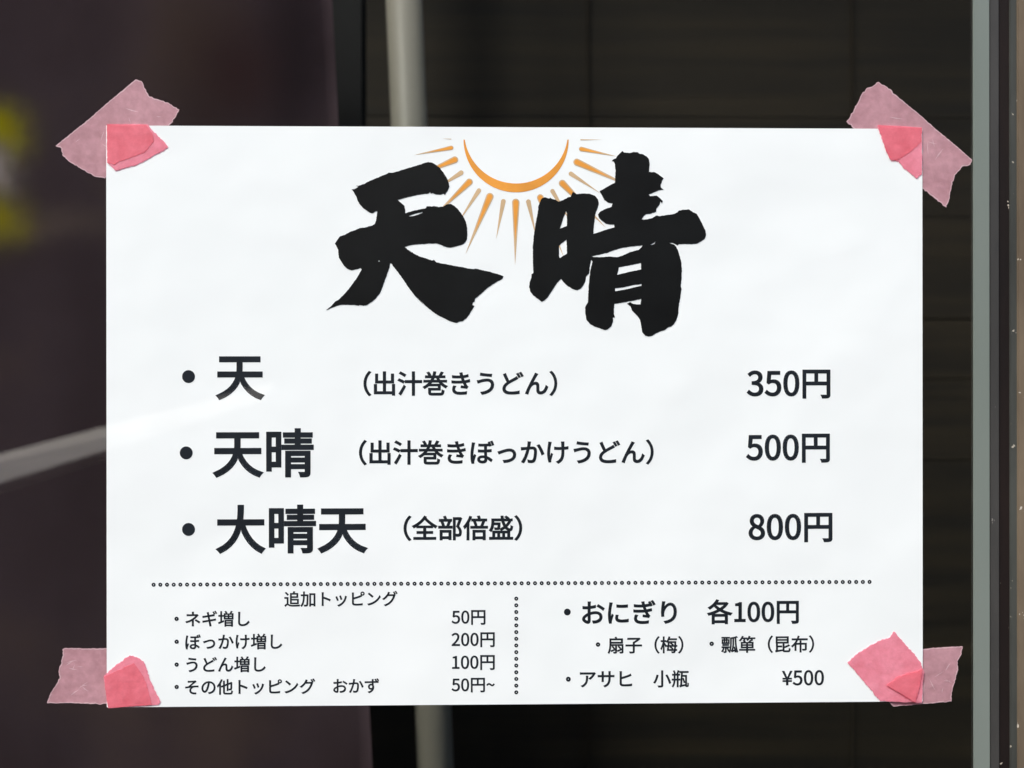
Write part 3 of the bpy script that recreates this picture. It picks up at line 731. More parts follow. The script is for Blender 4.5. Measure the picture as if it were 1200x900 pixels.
    '82,363,28,478,184,526,339,611,133,751,-12,961,-81,973,-59,997,-27,1015,-11,801,51,657,199,583,398,717,398,850,398,984,398,984,425,984,451,984,478,841,478,698,478,555,478,559,519,56'
    '0,559,560,597,560,638,560,680,560,722,686,722,813,722,939,722,939,748,939,775,939,801,662,801,384,801,107,801,107,775,107,748,107,722,230,722,354,722,477,722,477,680,477,638,477,59'
    '7,477,559,476,519,471,478,337,478]]],"子":[1050,[[576,608,488,567,488,516,488,466,488,415,343,415,199,415,54,415,54,389,54,362,54,336,199,336,343,336,488,336,488,231,488,126,488,21,'
    '488,2,481,-3,460,-4,437,-5,359,-6,274,-2,287,-25,301,-61,308,-84,409,-84,477,-81,516,-69,557,-57,570,-33,570,20,570,125,570,231,570,336,714,336,857,336,1001,336,1001,362,1001,389,1'
    '001,415,857,415,714,415,570,415,570,452,570,489,570,526,690,588,826,683,917,771,897,786,877,801,857,816,851,814,845,813,839,811,612,811,386,811,159,811,159,785,159,759,159,733,356,'
    '733,554,733,752,733,678,672]]],"小":[1050,[[516,868,487,868,487,587,487,306,487,25,487,4,479,-2,458,-3,436,-4,360,-5,284,-2,296,-24,311,-62,316,-84,415,-85,480,-82,519,-69,557,-57,5'
    '72,-33,572,25,572,306,572,587,572,868,544,868],[766,609,741,600,831,449,916,252,940,127,968,139,997,150,1025,162,998,288,909,481,816,628,791,619],[242,616,212,621,186,480,127,298,3'
    '4,187,56,178,90,159,108,145,204,262,266,452,300,606,271,611]]],"巻":[1050,[[490,880,463,882,457,827,444,769,426,711,390,711,353,711,316,711,327,715,337,720,348,724,334,764,297,824,2'
    '62,867,239,859,216,850,193,842,224,804,254,751,270,711,222,711,173,711,125,711,125,688,125,666,125,643,217,643,308,643,400,643,384,604,364,565,340,528,246,528,151,528,57,528,57,506'
    ',57,483,57,460,135,460,214,460,292,460,227,379,142,307,34,252,51,239,76,212,86,193,161,233,226,280,280,334,280,324,280,314,280,305,405,305,530,305,654,305,654,269,654,232,654,196,5'
    '20,196,386,196,252,196,252,140,252,84,252,27,252,-61,292,-81,431,-81,460,-81,694,-81,727,-81,845,-81,873,-48,886,93,863,98,830,109,812,122,805,7,794,-9,722,-9,669,-9,472,-9,431,-9,'
    '347,-9,330,-3,330,29,330,63,330,97,330,131,464,131,598,131,732,131,732,210,732,290,732,369,593,369,453,369,314,369,340,398,364,429,387,460,484,460,581,460,679,460,753,354,851,270,9'
    '62,218,974,239,998,269,1016,285,923,321,840,383,773,460,846,460,919,460,992,460,992,483,992,506,992,528,901,528,811,528,721,528,695,564,674,603,657,643,746,643,836,643,926,643,926,'
    '666,926,688,926,711,872,711,818,711,764,711,791,750,820,799,848,846,821,854,794,863,767,872,746,824,711,756,682,711,624,711,565,711,507,711,524,766,536,820,543,875,516,877],[613,56'
    '5,634,528,566,528,498,528,430,528,450,565,468,604,483,643,515,643,547,643,579,643,595,603]]],"布":[1050,[[446,877,419,883,404,830,386,775,363,722,264,722,164,722,64,722,64,696,64,67'
    '1,64,645,152,645,241,645,329,645,258,505,161,376,33,289,47,272,68,242,80,222,137,262,188,309,233,360,233,245,233,129,233,14,259,14,286,14,312,14,312,135,312,257,312,378,386,378,460'
    ',378,535,378,535,224,535,69,535,-85,561,-85,588,-85,614,-85,614,69,614,224,614,378,694,378,773,378,852,378,852,290,852,202,852,114,852,100,847,95,829,95,812,95,751,93,684,96,694,76'
    ',707,46,710,24,800,24,856,24,889,37,921,49,931,71,931,113,931,227,931,340,931,453,904,453,878,453,852,453,773,453,694,453,614,453,614,500,614,547,614,595,588,595,561,595,535,595,53'
    '5,547,535,500,535,453,458,453,382,453,306,453,348,514,384,578,416,645,607,645,798,645,988,645,988,671,988,696,988,722,809,722,629,722,450,722,468,769,485,817,500,864,473,871]]],"扇"'
    ':[1050,[[297,321,278,312,316,270,361,211,384,174,404,185,423,196,442,207,418,243,371,299,333,339,315,330],[659,324,641,314,681,272,730,215,753,180,772,191,792,202,811,213,787,248,7'
    '36,304,695,343,677,334],[288,102,220,79,228,58,237,37,246,16,317,44,402,81,488,118,488,77,488,37,488,-3,488,-15,484,-20,472,-20,458,-20,417,-20,369,-19,378,-37,389,-64,392,-82,457,'
    '-82,500,-83,526,-71,553,-60,560,-40,560,-3,560,144,560,292,560,439,458,439,356,439,254,439,254,417,254,395,254,373,332,373,410,373,488,373,488,308,488,244,488,180,388,140],[665,108'
    ',596,84,605,62,615,41,625,19,707,54,789,90,871,125,871,83,871,41,871,-1,871,-13,867,-17,853,-18,839,-19,794,-19,744,-17,753,-35,764,-63,767,-82,837,-82,882,-81,909,-70,937,-59,944,'
    '-39,944,0,944,146,944,293,944,439,831,439,718,439,605,439,605,417,605,395,605,373,694,373,782,373,871,373,871,312,871,250,871,189,768,148],[482,868,457,859,470,836,483,808,495,783,'
    '379,783,263,783,147,783,147,698,147,614,147,529,147,361,137,121,41,-50,60,-57,96,-75,110,-87,206,85,223,334,224,509,454,509,684,509,914,509,914,600,914,692,914,783,804,783,695,783,'
    '585,783,571,813,551,853,533,886,507,877],[224,667,224,710,427,710,630,710,833,710,833,667,833,624,833,581,630,581,427,581,224,581,224,624]]],"昆":[1050,[[233,589,233,622,428,622,623'
    ',622,817,622,817,589,817,555,817,522,623,522,428,522,233,522,233,555],[233,750,233,783,428,783,623,783,817,783,817,750,817,717,817,684,623,684,428,684,233,684,233,717],[403,848,154'
    ',848,154,717,154,586,154,456,403,456,651,456,899,456,899,586,899,717,899,848,651,848],[141,-46,146,-67,171,-54,211,-46,534,4,530,20,527,50,526,71,434,59,342,46,250,34,250,99,250,16'
    '4,250,229,336,229,422,229,507,229,507,253,507,277,507,301,422,301,336,301,250,301,250,339,250,376,250,414,223,414,195,414,168,414,168,298,168,183,168,67,168,27,137,13,116,6,128,-12'
    '],[927,352,905,371,846,327,743,280,644,244,644,301,644,359,644,416,618,416,591,416,565,416,565,295,565,174,565,54,565,-37,593,-61,697,-61,720,-61,862,-61,886,-61,976,-61,999,-23,10'
    '09,117,986,122,954,134,936,148,932,32,924,13,879,13,848,13,729,13,705,13,653,13,644,19,644,55,644,94,644,134,644,173,756,210,883,259,971,314,949,333]]],"晴":[1050,[[233,435,276,435,'
    '276,355,276,275,276,194,233,194,189,194,146,194,146,275,146,355,146,435,189,435],[276,583,276,505,233,505,189,505,146,505,146,583,146,661,146,738,189,738,233,738,276,738,276,661],['
    '168,810,80,810,80,553,80,295,80,38,102,38,124,38,146,38,146,66,146,95,146,123,212,123,278,123,343,123,343,352,343,581,343,810,256,810],[689,882,664,882,664,854,664,826,664,797,583,'
    '797,503,797,422,797,422,777,422,757,422,736,503,736,583,736,664,736,664,715,664,693,664,671,592,671,521,671,450,671,450,652,450,633,450,613,521,613,592,613,664,613,664,590,664,567,'
    '664,543,574,543,484,543,394,543,394,523,394,502,394,482,598,482,803,482,1007,482,1007,502,1007,523,1007,543,918,543,829,543,741,543,741,567,741,590,741,613,816,613,892,613,967,613,'
    '967,633,967,652,967,671,892,671,816,671,741,671,741,693,741,715,741,736,822,736,904,736,986,736,986,757,986,777,986,797,904,797,822,797,741,797,741,826,741,854,741,882,715,882],[75'
    '9,358,868,358,868,332,868,306,868,279,759,279,650,279,541,279,541,306,541,332,541,358,650,358],[626,418,468,418,468,251,468,84,468,-83,493,-83,517,-83,541,-83,541,-26,541,31,541,88'
    ',650,88,759,88,868,88,868,58,868,28,868,-2,868,-14,863,-17,851,-18,838,-19,794,-19,746,-17,756,-36,766,-63,769,-83,835,-83,879,-83,907,-71,934,-60,941,-41,941,-2,941,138,941,278,94'
    '1,418,784,418],[541,196,541,223,650,223,759,223,868,223,868,196,868,170,868,144,759,144,650,144,541,144,541,170]]],"梅":[1050,[[623,491,608,478,653,450,714,404,747,378,762,393,776,4'
    '08,791,422,758,447,697,488,651,517,637,504],[607,264,592,251,637,221,696,174,729,145,744,160,758,174,773,189,742,215,682,259,636,290,621,277],[543,878,519,883,488,769,434,658,367,5'
    '84,384,574,413,550,425,538,462,581,497,636,526,697,680,697,833,697,986,697,986,721,986,744,986,768,843,768,700,768,557,768,569,800,581,834,590,868,567,873],[763,530,870,530,868,477'
    ',866,423,863,369,753,369,643,369,533,369,539,423,544,477,550,530,657,530],[638,597,485,597,479,527,471,449,461,369,432,369,404,369,375,369,375,346,375,322,375,299,401,299,427,299,4'
    '53,299,441,210,429,125,417,61,558,61,699,61,840,61,834,30,828,12,821,3,812,-11,803,-13,787,-13,769,-13,728,-13,684,-8,695,-27,703,-56,704,-77,748,-78,791,-77,816,-76,847,-74,867,-6'
    '5,883,-39,896,-23,905,7,913,61,940,61,967,61,995,61,995,83,995,105,995,127,970,127,945,127,920,127,925,172,929,229,932,299,957,299,983,299,1008,299,1008,322,1008,346,1008,369,984,3'
    '69,959,369,935,369,937,432,940,495,942,559,942,569,942,597,942,597,790,597],[748,299,860,299,857,227,853,170,849,127,733,127,617,127,501,127,509,185,516,242,524,299,636,299],[202,8'
    '82,178,882,178,808,178,734,178,660,137,660,96,660,55,660,55,635,55,611,55,586,94,586,134,586,173,586,148,441,91,272,35,181,47,164,65,134,75,113,113,175,149,270,178,371,178,220,178,'
    '68,178,-83,202,-83,226,-83,250,-83,250,91,250,266,250,440,277,388,308,324,321,289,336,310,351,332,366,353,351,384,273,512,250,547,250,560,250,573,250,586,284,586,317,586,351,586,35'
    '1,611,351,635,351,660,317,660,284,660,250,660,250,734,250,808,250,882,226,882]]],"汁":[1050,[[112,835,98,816,167,782,259,728,305,694,320,716,335,738,351,759,304,792,210,841,142,874,'
    '127,855],[54,549,40,529,110,500,204,453,251,422,265,445,279,467,293,489,245,520,150,562,82,589,68,569],[136,64,80,-17,102,-35,124,-53,146,-70,208,27,282,159,337,270,318,287,299,304'
    ',279,321,218,203],[658,879,630,879,630,759,630,640,630,520,534,520,437,520,340,520,340,493,340,465,340,438,437,438,534,438,630,438,630,264,630,90,630,-84,658,-84,686,-84,713,-84,71'
    '3,90,713,264,713,438,812,438,911,438,1011,438,1011,465,1011,493,1011,520,911,520,812,520,713,520,713,640,713,759,713,879,686,879]]],"瓢":[1050,[[157,169,136,174,116,109,81,44,41,-2,'
    '57,-11,84,-27,97,-38,136,12,174,87,199,159,178,164],[390,161,372,153,399,106,426,42,435,-1,454,8,474,16,494,25,482,66,454,129,425,176,408,169],[231,402,111,402,111,381,111,360,111,'
    '339,231,339,351,339,471,339,471,360,471,381,471,402,351,402],[128,598,128,642,151,642,174,642,196,642,196,598,196,554,196,511,174,511,151,511,128,511,128,554],[251,598,251,642,274,'
    '642,297,642,320,642,320,598,320,554,320,511,297,511,274,511,251,511,251,554],[375,598,375,642,398,642,422,642,445,642,445,598,445,554,445,511,422,511,398,511,375,511,375,554],[211,'
    '834,54,834,54,813,54,792,54,771,101,771,149,771,196,771,196,747,196,723,196,699,154,699,112,699,70,699,70,617,70,535,70,454,216,454,361,454,506,454,506,535,506,617,506,699,463,699,'
    '419,699,375,699,375,723,375,747,375,771,425,771,475,771,525,771,525,792,525,813,525,834,368,834],[274,699,251,699,251,723,251,747,251,771,274,771,297,771,320,771,320,747,320,723,32'
    '0,699,297,699],[209,270,60,270,60,249,60,227,60,206,127,206,195,206,263,206,263,134,263,62,263,-9,263,-20,258,-21,248,-22,237,-23,205,-23,166,-22,175,-39,186,-65,189,-83,243,-83,27'
    '8,-84,300,-72,324,-61,330,-44,330,-11,330,62,330,134,330,206,389,206,448,206,507,206,507,227,507,249,507,270,358,270],[654,-30,663,-47,678,-36,700,-26,833,17,839,-13,843,-40,846,-6'
    '3,864,-56,882,-50,900,-43,890,38,859,160,828,254,811,248,793,242,776,235,792,188,807,134,819,81,783,70,746,60,709,49,773,213,775,407,775,548,775,622,775,696,775,770,799,775,822,780'
    ',846,785,859,437,883,107,962,-82,975,-60,1000,-32,1018,-17,942,148,916,474,903,798,935,807,964,816,991,826,974,844,957,862,940,880,856,847,705,817,575,799,575,731,575,662,575,593,5'
    '75,418,567,154,489,-34,503,-41,532,-65,542,-80,624,120,637,410,637,593,637,645,637,696,637,747,662,751,688,755,713,758,713,688,713,618,713,548,713,382,711,166,617,14,630,2]]],"瓶":['
    '1050,[[141,850,121,842,145,793,172,726,184,686,205,696,227,706,248,716,235,754,206,818,182,867,161,859],[677,417,659,412,690,334,724,230,737,164,757,170,776,176,795,182,780,247,745'
    ',349,714,428,696,422],[411,866,387,876,371,815,338,726,313,668,232,668,151,668,69,668,69,644,69,620,69,596,100,596,132,596,163,596,163,533,163,470,163,408,163,400,163,391,163,383,1'
    '25,383,87,383,49,383,49,360,49,336,49,312,86,312,123,312,160,312,152,195,127,64,48,-38,64,-46,92,-70,104,-83,191,27,221,181,229,312,266,312,303,312,340,312,340,183,340,54,340,-75,3'
    '64,-75,387,-75,411,-75,411,54,411,183,411,312,446,312,481,312,516,312,516,336,516,360,516,383,481,383,446,383,411,383,411,454,411,525,411,596,439,596,467,596,495,596,495,620,495,64'
    '4,495,668,457,668,418,668,380,668,405,721,434,789,459,847,435,856],[304,596,340,596,340,525,340,454,340,383,304,383,268,383,232,383,232,391,232,400,232,408,232,470,232,533,232,596,'
    '268,596],[512,-61,518,-81,538,-67,570,-56,803,2,799,19,796,47,796,68,734,54,672,40,609,25,621,143,634,350,646,527,706,527,766,527,826,527,826,371,826,214,826,58,826,-15,828,-33,842'
    ',-46,856,-59,876,-64,894,-64,902,-64,923,-64,934,-64,951,-64,966,-59,977,-50,988,-41,997,-27,1000,-5,1003,15,1006,76,1007,123,991,128,973,138,959,148,959,95,958,53,956,36,954,18,95'
    '3,8,949,4,944,1,938,0,932,0,925,0,916,0,912,0,908,0,902,1,899,4,896,8,895,24,895,51,895,234,895,416,895,598,813,598,732,598,650,598,653,648,657,699,660,750,770,750,880,750,991,750,'
    '991,774,991,798,991,821,823,821,656,821,488,821,488,798,488,774,488,750,521,750,554,750,586,750,576,564,547,107,539,53,533,11,512,0,485,-7,496,-25]]],"盛":[1050,[[412,264,181,264,18'
    '1,179,181,94,181,9,137,9,94,9,50,9,50,-15,50,-39,50,-63,367,-63,683,-63,999,-63,999,-39,999,-15,999,9,958,9,917,9,876,9,876,94,876,179,876,264,644,264],[299,9,255,9,255,73,255,136,'
    '255,200,299,200,343,200,387,200,387,136,387,73,387,9,343,9],[504,9,460,9,460,73,460,136,460,200,504,200,548,200,592,200,592,136,592,73,592,9,548,9],[710,9,666,9,666,73,666,136,666,'
    '200,710,200,755,200,799,200,799,136,799,73,799,9,755,9],[700,863,682,852,715,830,757,796,784,768,727,768,671,768,614,768,608,805,604,843,602,882,576,882,549,882,523,882,525,843,529'
    ',805,536,768,404,768,273,768,142,768,142,726,142,684,142,642,142,542,129,405,45,303,63,294,98,268,110,253,176,334,205,443,215,540,278,540,340,540,402,540,397,450,390,415,381,403,37'
    '5,395,366,394,352,394,336,394,298,395,257,398,267,382,273,356,275,336,320,334,363,335,386,336,412,337,429,343,443,359,463,382,471,438,478,576,479,585,479,604,479,604,393,604,306,60'
    '4,220,604,220,616,220,629,221,641,221,660,221,679,221,697,331,697,440,697,550,697,572,606,606,524,647,457,593,418,536,383,475,357,491,342,517,313,527,298,583,326,638,359,688,399,74'
    '6,328,814,287,884,286,955,285,983,320,997,451,976,457,950,471,933,485,928,394,916,360,888,360,841,360,792,393,748,449,811,506,867,574,909,648,885,655,861,663,837,670,805,610,759,55'
    '6,707,507,676,560,649,625,630,697,746,697,862,697,978,697,978,721,978,744,978,768,924,768,871,768,817,768,829,776,842,784,854,792,828,820,779,859,736,884,718,874]]],"箪":[1050,[[246'
    ',882,222,888,186,791,123,697,50,638,69,629,101,609,116,599,153,634,192,681,226,733,247,733,269,733,290,733,309,705,326,672,335,647,315,637,296,627,276,618,303,593,332,560,351,532,2'
    '88,532,225,532,163,532,163,417,163,303,163,188,270,188,376,188,483,188,483,162,483,136,483,110,342,110,201,110,60,110,60,88,60,66,60,44,201,44,342,44,483,44,483,2,483,-41,483,-83,5'
    '09,-83,536,-83,562,-83,562,-41,562,2,562,44,704,44,846,44,988,44,988,66,988,88,988,110,846,110,704,110,562,110,562,136,562,162,562,188,671,188,780,188,890,188,890,303,890,417,890,5'
    '32,824,532,759,532,693,532,721,559,750,590,775,622,753,633,731,645,709,657,682,618,637,568,599,532,535,532,472,532,409,532,417,536,426,541,435,545,419,574,384,612,352,641,370,648,3'
    '89,655,408,662,400,682,386,708,369,733,420,733,471,733,522,733,522,752,522,772,522,791,434,791,346,791,258,791,272,816,284,843,294,870,270,876],[236,304,236,333,319,333,401,333,483'
    ',333,483,304,483,276,483,247,401,247,319,247,236,247,236,276],[562,304,562,333,646,333,729,333,813,333,813,304,813,276,813,247,729,247,646,247,562,247,562,276],[236,445,236,474,319'
    ',474,401,474,483,474,483,445,483,417,483,389,401,389,319,389,236,389,236,417],[562,445,562,474,646,474,729,474,813,474,813,445,813,417,813,389,729,389,646,389,562,389,562,417],[652'
    ',882,626,888,600,803,551,722,493,668,512,659,545,639,561,627,589,655,617,693,641,734,668,734,696,734,724,734,753,697,784,651,797,621,819,631,841,641,862,651,852,675,831,706,809,734'
    ',871,734,933,734,996,734,996,754,996,773,996,792,888,792,779,792,671,792,684,817,694,843,703,870,677,876]]],"追":[1050,[[99,820,80,806,136,756,202,686,233,641,254,657,275,672,295,68'
    '8,263,732,194,800,139,848,119,834],[470,773,412,773,412,546,412,319,412,91,437,92,462,92,487,92,638,92,789,92,939,92,939,193,939,294,939,395,789,395,638,395,487,395,487,429,487,463'
    ',487,497,625,497,763,497,901,497,901,589,901,681,901,773,822,773,744,773,665,773,679,804,693,840,707,875,678,880,648,884,619,889,611,856,598,811,585,773,527,773],[487,659,487,706,6'
    '00,706,712,706,825,706,825,659,825,611,825,564,712,564,600,564,487,564,487,611],[487,272,487,329,612,329,737,329,862,329,862,272,862,215,862,159,737,159,612,159,487,159,487,215],[2'
    '75,374,275,515,200,515,124,515,48,515,48,490,48,466,48,441,99,441,149,441,200,441,200,326,200,211,200,96,153,80,100,40,49,-7,66,-30,82,-54,99,-77,151,-17,203,34,238,34,259,34,291,6'
    ',330,-17,397,-56,485,-64,608,-64,717,-64,904,-59,997,-54,998,-32,1011,6,1020,27,909,14,733,7,609,7,497,7,407,12,343,49,313,67,293,83,275,92,275,233]]],"部":[1050,[[171,666,148,660,1'
    '76,603,205,527,214,478,238,485,262,492,286,499,276,547,248,621,216,678,194,672],[749,827,659,827,659,524,659,221,659,-82,682,-82,706,-82,729,-82,729,197,729,475,729,754,785,754,842'
    ',754,898,754,870,671,829,560,789,471,883,376,908,298,910,233,911,196,903,163,882,150,871,143,855,139,839,139,818,139,789,139,758,142,771,120,778,87,779,67,810,65,844,65,870,68,895,'
    '71,918,78,935,89,970,113,983,164,983,226,983,298,960,381,866,480,911,578,959,697,996,795,978,807,960,818,942,830,938,829,934,828,930,827,839,827],[283,874,259,868,275,834,292,793,3'
    '04,758,230,758,157,758,84,758,84,735,84,711,84,687,249,687,415,687,580,687,580,711,580,735,580,758,515,758,450,758,384,758,373,794,351,847,330,887,306,880],[481,675,455,681,438,621'
    ',407,534,378,475,270,475,162,475,54,475,54,451,54,426,54,402,237,402,421,402,604,402,604,426,604,451,604,475,554,475,505,475,455,475,481,529,509,601,534,663,507,669],[262,306,114,3'
    '06,114,178,114,51,114,-77,139,-77,164,-77,189,-77,189,-60,189,-44,189,-27,285,-27,381,-27,477,-27,477,-41,477,-55,477,-69,503,-69,529,-69,556,-69,556,56,556,181,556,306,409,306],[2'
    '85,44,189,44,189,107,189,171,189,234,285,234,381,234,477,234,477,171,477,107,477,44,381,44]]],"（":[1050,[[730,604,730,399,730,194,813,27,939,-101,960,-90,981,-79,1002,-68,881,57,80'
    '7,212,807,399,807,586,881,742,1002,867,981,877,960,888,939,899,813,771]]],"）":[1050,[[320,194,320,399,320,604,237,771,111,899,90,888,69,877,48,867,169,742,244,586,244,399,244,212,1'
    '69,57,48,-68,69,-79,90,-90,111,-101,237,27]]]}'
)
GLYPHS = json.loads(GLYPH_DATA)
EM = 1050.0

def text_mesh(name, body, x0, x1, y0, y1, weight, parent, material=None):
    """Ink letters whose inked box runs from (x0, y0) to (x1, y1) in the photograph's measure, lying on the sheet."""
    pen = 0
    items = []
    for ch in body:
        adv, sp = GLYPHS[ch]
        items.append((pen, sp))
        pen += adv
    xs = [p + s[k] for p, S in items for s in S for k in range(2, len(s), 6)]
    ys = [s[k] for p, S in items for s in S for k in range(3, len(s), 6)]
    ux0, ux1, uy0, uy1 = min(xs), max(xs), min(ys), max(ys)
    wg = weight * EM
    sc = (x1 - x0) / (ux1 - ux0 + 2 * wg)
    cyp, cyu = (y0 + y1) / 2, (uy0 + uy1) / 2
    cxp, cxu = (x0 + x1) / 2, (ux0 + ux1) / 2
    cu = bpy.data.curves.new('lettering', 'CURVE')
    cu.dimensions = '2D'
    cu.fill_mode = 'BOTH'
    cu.resolution_u = 5
    for p, S in items:
        for s in S:
            k = len(s) // 6
            spn = cu.splines.new('BEZIER')
            spn.bezier_points.add(k - 1)
            spn.use_cyclic_u = True
            for i, bp in enumerate(spn.bezier_points):
                q = [((p + s[6 * i + 2 * j] - cxu) / EM * 10, (s[6 * i + 2 * j + 1] - cyu) / EM * 10, 0) for j in range(3)]
                bp.handle_left_type = bp.handle_right_type = 'FREE'
                bp.handle_left, bp.co, bp.handle_right = q
    tmp = bpy.data.objects.new('tmp', cu)
    C.objects.link(tmp)
    bpy.context.view_layer.update()
    dg = bpy.context.evaluated_depsgraph_get()
    me = bpy.data.meshes.new_from_object(tmp.evaluated_get(dg))
    bpy.data.objects.remove(tmp)
    bpy.data.curves.remove(cu)
    c = px(cxp, cyp, YI)
    k = sc * MM * EM / 10
    for v in me.vertices:
        v.co = Vector((c.x + v.co.x * k, YI, c.z + v.co.y * k))
    # the weight: a narrow rim of ink outside every contour
    bm = bmesh.new()
    bm.from_mesh(me)
    h = wg * sc * MM
    nrim = 0
    for p, S in items:
        loops, area = [], 0.0
        for g in S:
            m_ = len(g) // 6
            pts = []
            for a in range(m_):
                b = (a + 1) % m_
                P0, P1, P2, P3 = g[6 * a + 2:6 * a + 4], g[6 * a + 4:6 * a + 6], g[6 * b:6 * b + 2], g[6 * b + 2:6 * b + 4]
                ln = abs(P3[0] - P0[0]) + abs(P3[1] - P0[1])
                straight = abs((P1[0] - P0[0]) * (P3[1] - P0[1]) - (P1[1] - P0[1]) * (P3[0] - P0[0])) < 2 * max(ln, 1) and abs((P2[0] - P0[0]) * (P3[1] - P0[1]) - (P2[1] - P0[1]) * (P3[0] - P0[0])) < 2 * max(ln, 1)
                q = 1 if straight else 6
                for e in range(q):
                    t = e / q
                    u = 1 - t
                    pts.append(tuple(u ** 3 * P0[d] + 3 * u * u * t * P1[d] + 3 * u * t * t * P2[d] + t ** 3 * P3[d] for d in (0, 1)))
            pts = [q for a, q in enumerate(pts) if math.hypot(q[0] - pts[a - 1][0], q[1] - pts[a - 1][1]) > 1.0]
            if len(pts) > 2:
                loops.append(pts)
                area += sum(pts[a - 1][0] * pts[a][1] - pts[a][0] * pts[a - 1][1] for a in range(len(pts)))
        sg = 1.0 if area > 0 else -1.0
        for pts in loops:
            nrim += 1
            W_ = [((p + q[0] - cxu) * sc * MM, (q[1] - cyu) * sc * MM) for q in pts]
            Y_ = YI + .000002 * (1 + nrim % 5)
            L_ = len(W_)
            inner, outer = [], []
            for a in range(L_):
                x_, y_ = W_[a]
                d1 = Vector((x_ - W_[a - 1][0], y_ - W_[a - 1][1])).normalized()
                d2 = Vector((W_[(a + 1) % L_][0] - x_, W_[(a + 1) % L_][1] - y_)).normalized()
                n1, n2 = Vector((d1.y, -d1.x)) * sg, Vector((d2.y, -d2.x)) * sg
                mt = n1 + n2
                mt = mt.normalized() * min(2.0, 1 / max(.3, mt.length / 2)) if mt.length > .2 else n1
                inner.append(bm.verts.new((c.x + x_, Y_, c.z + y_)))
                outer.append(bm.verts.new((c.x + x_ + mt.x * h, Y_, c.z + y_ + mt.y * h)))
            for a in range(L_):
                b = (a + 1) % L_
                bm.faces.new([inner[a], inner[b], outer[b], outer[a]])
    bm.to_mesh(me)
    bm.free()
    me.name = name
    o = link_mesh(name, me, material or M_INK, parent)
    bm = bmesh.new(); bm.from_mesh(me); bm.normal_update(); face_camera(bm); bm.to_mesh(me); bm.free()
    return o

def disc_obj(name, spots, r, parent, hole=0.0):
    bm = bmesh.new()
    for cx, cy in spots:
        seg = 20
        ring = [(cx + r * math.cos(2 * math.pi * i / seg), cy + r * math.sin(2 * math.pi * i / seg)) for i in range(seg)]
        loops = [ring]
        if hole:
            loops.append([(cx + hole * math.cos(2 * math.pi * i / 10), cy + hole * math.sin(2 * math.pi * i / 10)) for i in range(10)][::-1])
        flat_print(bm, loops, YI)
    return print_obj(name, bm, M_INK, parent)

BOLD, MED, REG = .023, .0225, .0185
LINES = [
    ('dish_name', '天', 253.6, 309.1, 417.6, 468.6, BOLD),
    ('dish_name', '天晴', 250.4, 367, 502.5, 558.9, BOLD),
    ('dish_name', '大晴天', 254.5, 429.4, 591.9, 648, BOLD),
    ('dish_note', '（出汁巻きうどん）', 426.7, 652.7, 436, 462.7, MED),
    ('dish_note', '（出汁巻きぼっかけうどん）', 421.7, 766, 516.7, 543.3, MED),
    ('dish_note', '（全部倍盛）', 473.3, 611.7, 605, 632.7, MED),
    ('price', '350円', 874.8, 973.6, 433.8, 466.5, MED),
    ('price', '500円', 873.9, 973, 509, 541.6, MED),
    ('price', '800円', 876.8, 976, 602.3, 634.4, MED),
    ('heading', '追加トッピング', 333.9, 465.3, 693.5, 710, REG),
    ('topping_name', 'ネギ増し', 217.9, 292, 716.7, 733.5, REG),
    ('topping_name', 'ぼっかけ増し', 217.9, 330, 743.3, 760.7, REG),
    ('topping_name', 'うどん増し', 219, 310.7, 770, 787.3, REG),
    ('topping_name', 'その他トッピング', 218, 368.5, 796, 813.5, REG),
    ('topping_name', 'おかず', 390.7, 444, 794.8, 812.7, REG),
    ('price', '50円', 529.3, 568.8, 715.3, 731.9, REG),
    ('price', '200円', 529.3, 579.7, 741, 758.5, REG),
    ('price', '100円', 529.9, 579.7, 768, 785, REG),
    ('price', '50円~', 529.3, 579.7, 794.5, 811.3, REG),
    ('dish_name', 'おにぎり', 682, 793.3, 704.7, 730, MED),
    ('price', '各100円', 828.4, 936.6, 703.4, 730, MED),
    ('filling_name', '扇子（梅）', 712, 801, 747, 764.7, REG),
    ('filling_name', '瓢箪（昆布）', 844.8, 954.5, 746, 764, REG),
    ('drink_name', 'アサヒ', 679.5, 740.8, 787.3, 804.7, REG),
    ('drink_name', '小瓶', 765.5, 807.4, 785.6, 805.4, REG),
    ('price', '¥500', 916.2, 965.8, 786, 802.6, REG),
]
for nm, body, x0, x1, y0, y1, wgt in LINES:
    text_mesh(nm, body, x0, x1, y0, y1, wgt, menu)
for bx, by, br in ((220.9, 441.3, 7.6), (218.2, 530.7, 7.6), (220.9, 620.4, 7.6), (206.9, 725.2, 2.5), (207, 752, 2.5), (207, 778.8, 2.5), (207, 805, 2.5),
                   (664.8, 717.2, 4.0), (700.8, 755.3, 2.6), (834, 754.4, 2.6), (666, 795.9, 2.9)):
    disc_obj('bullet', [(bx, by)], br, menu, 0.5 if br < 3 else 0)
n_ = 108
disc_obj('dotted_rule', [(180 + 839 * i / (n_ - 1), 685.2 - 3.3 * i / (n_ - 1)) for i in range(n_)], 2.35, menu, .6)
disc_obj('dotted_rule', [(605, 701.5 + 109.8 * i / 14) for i in range(15)], 2.35, menu, .6)

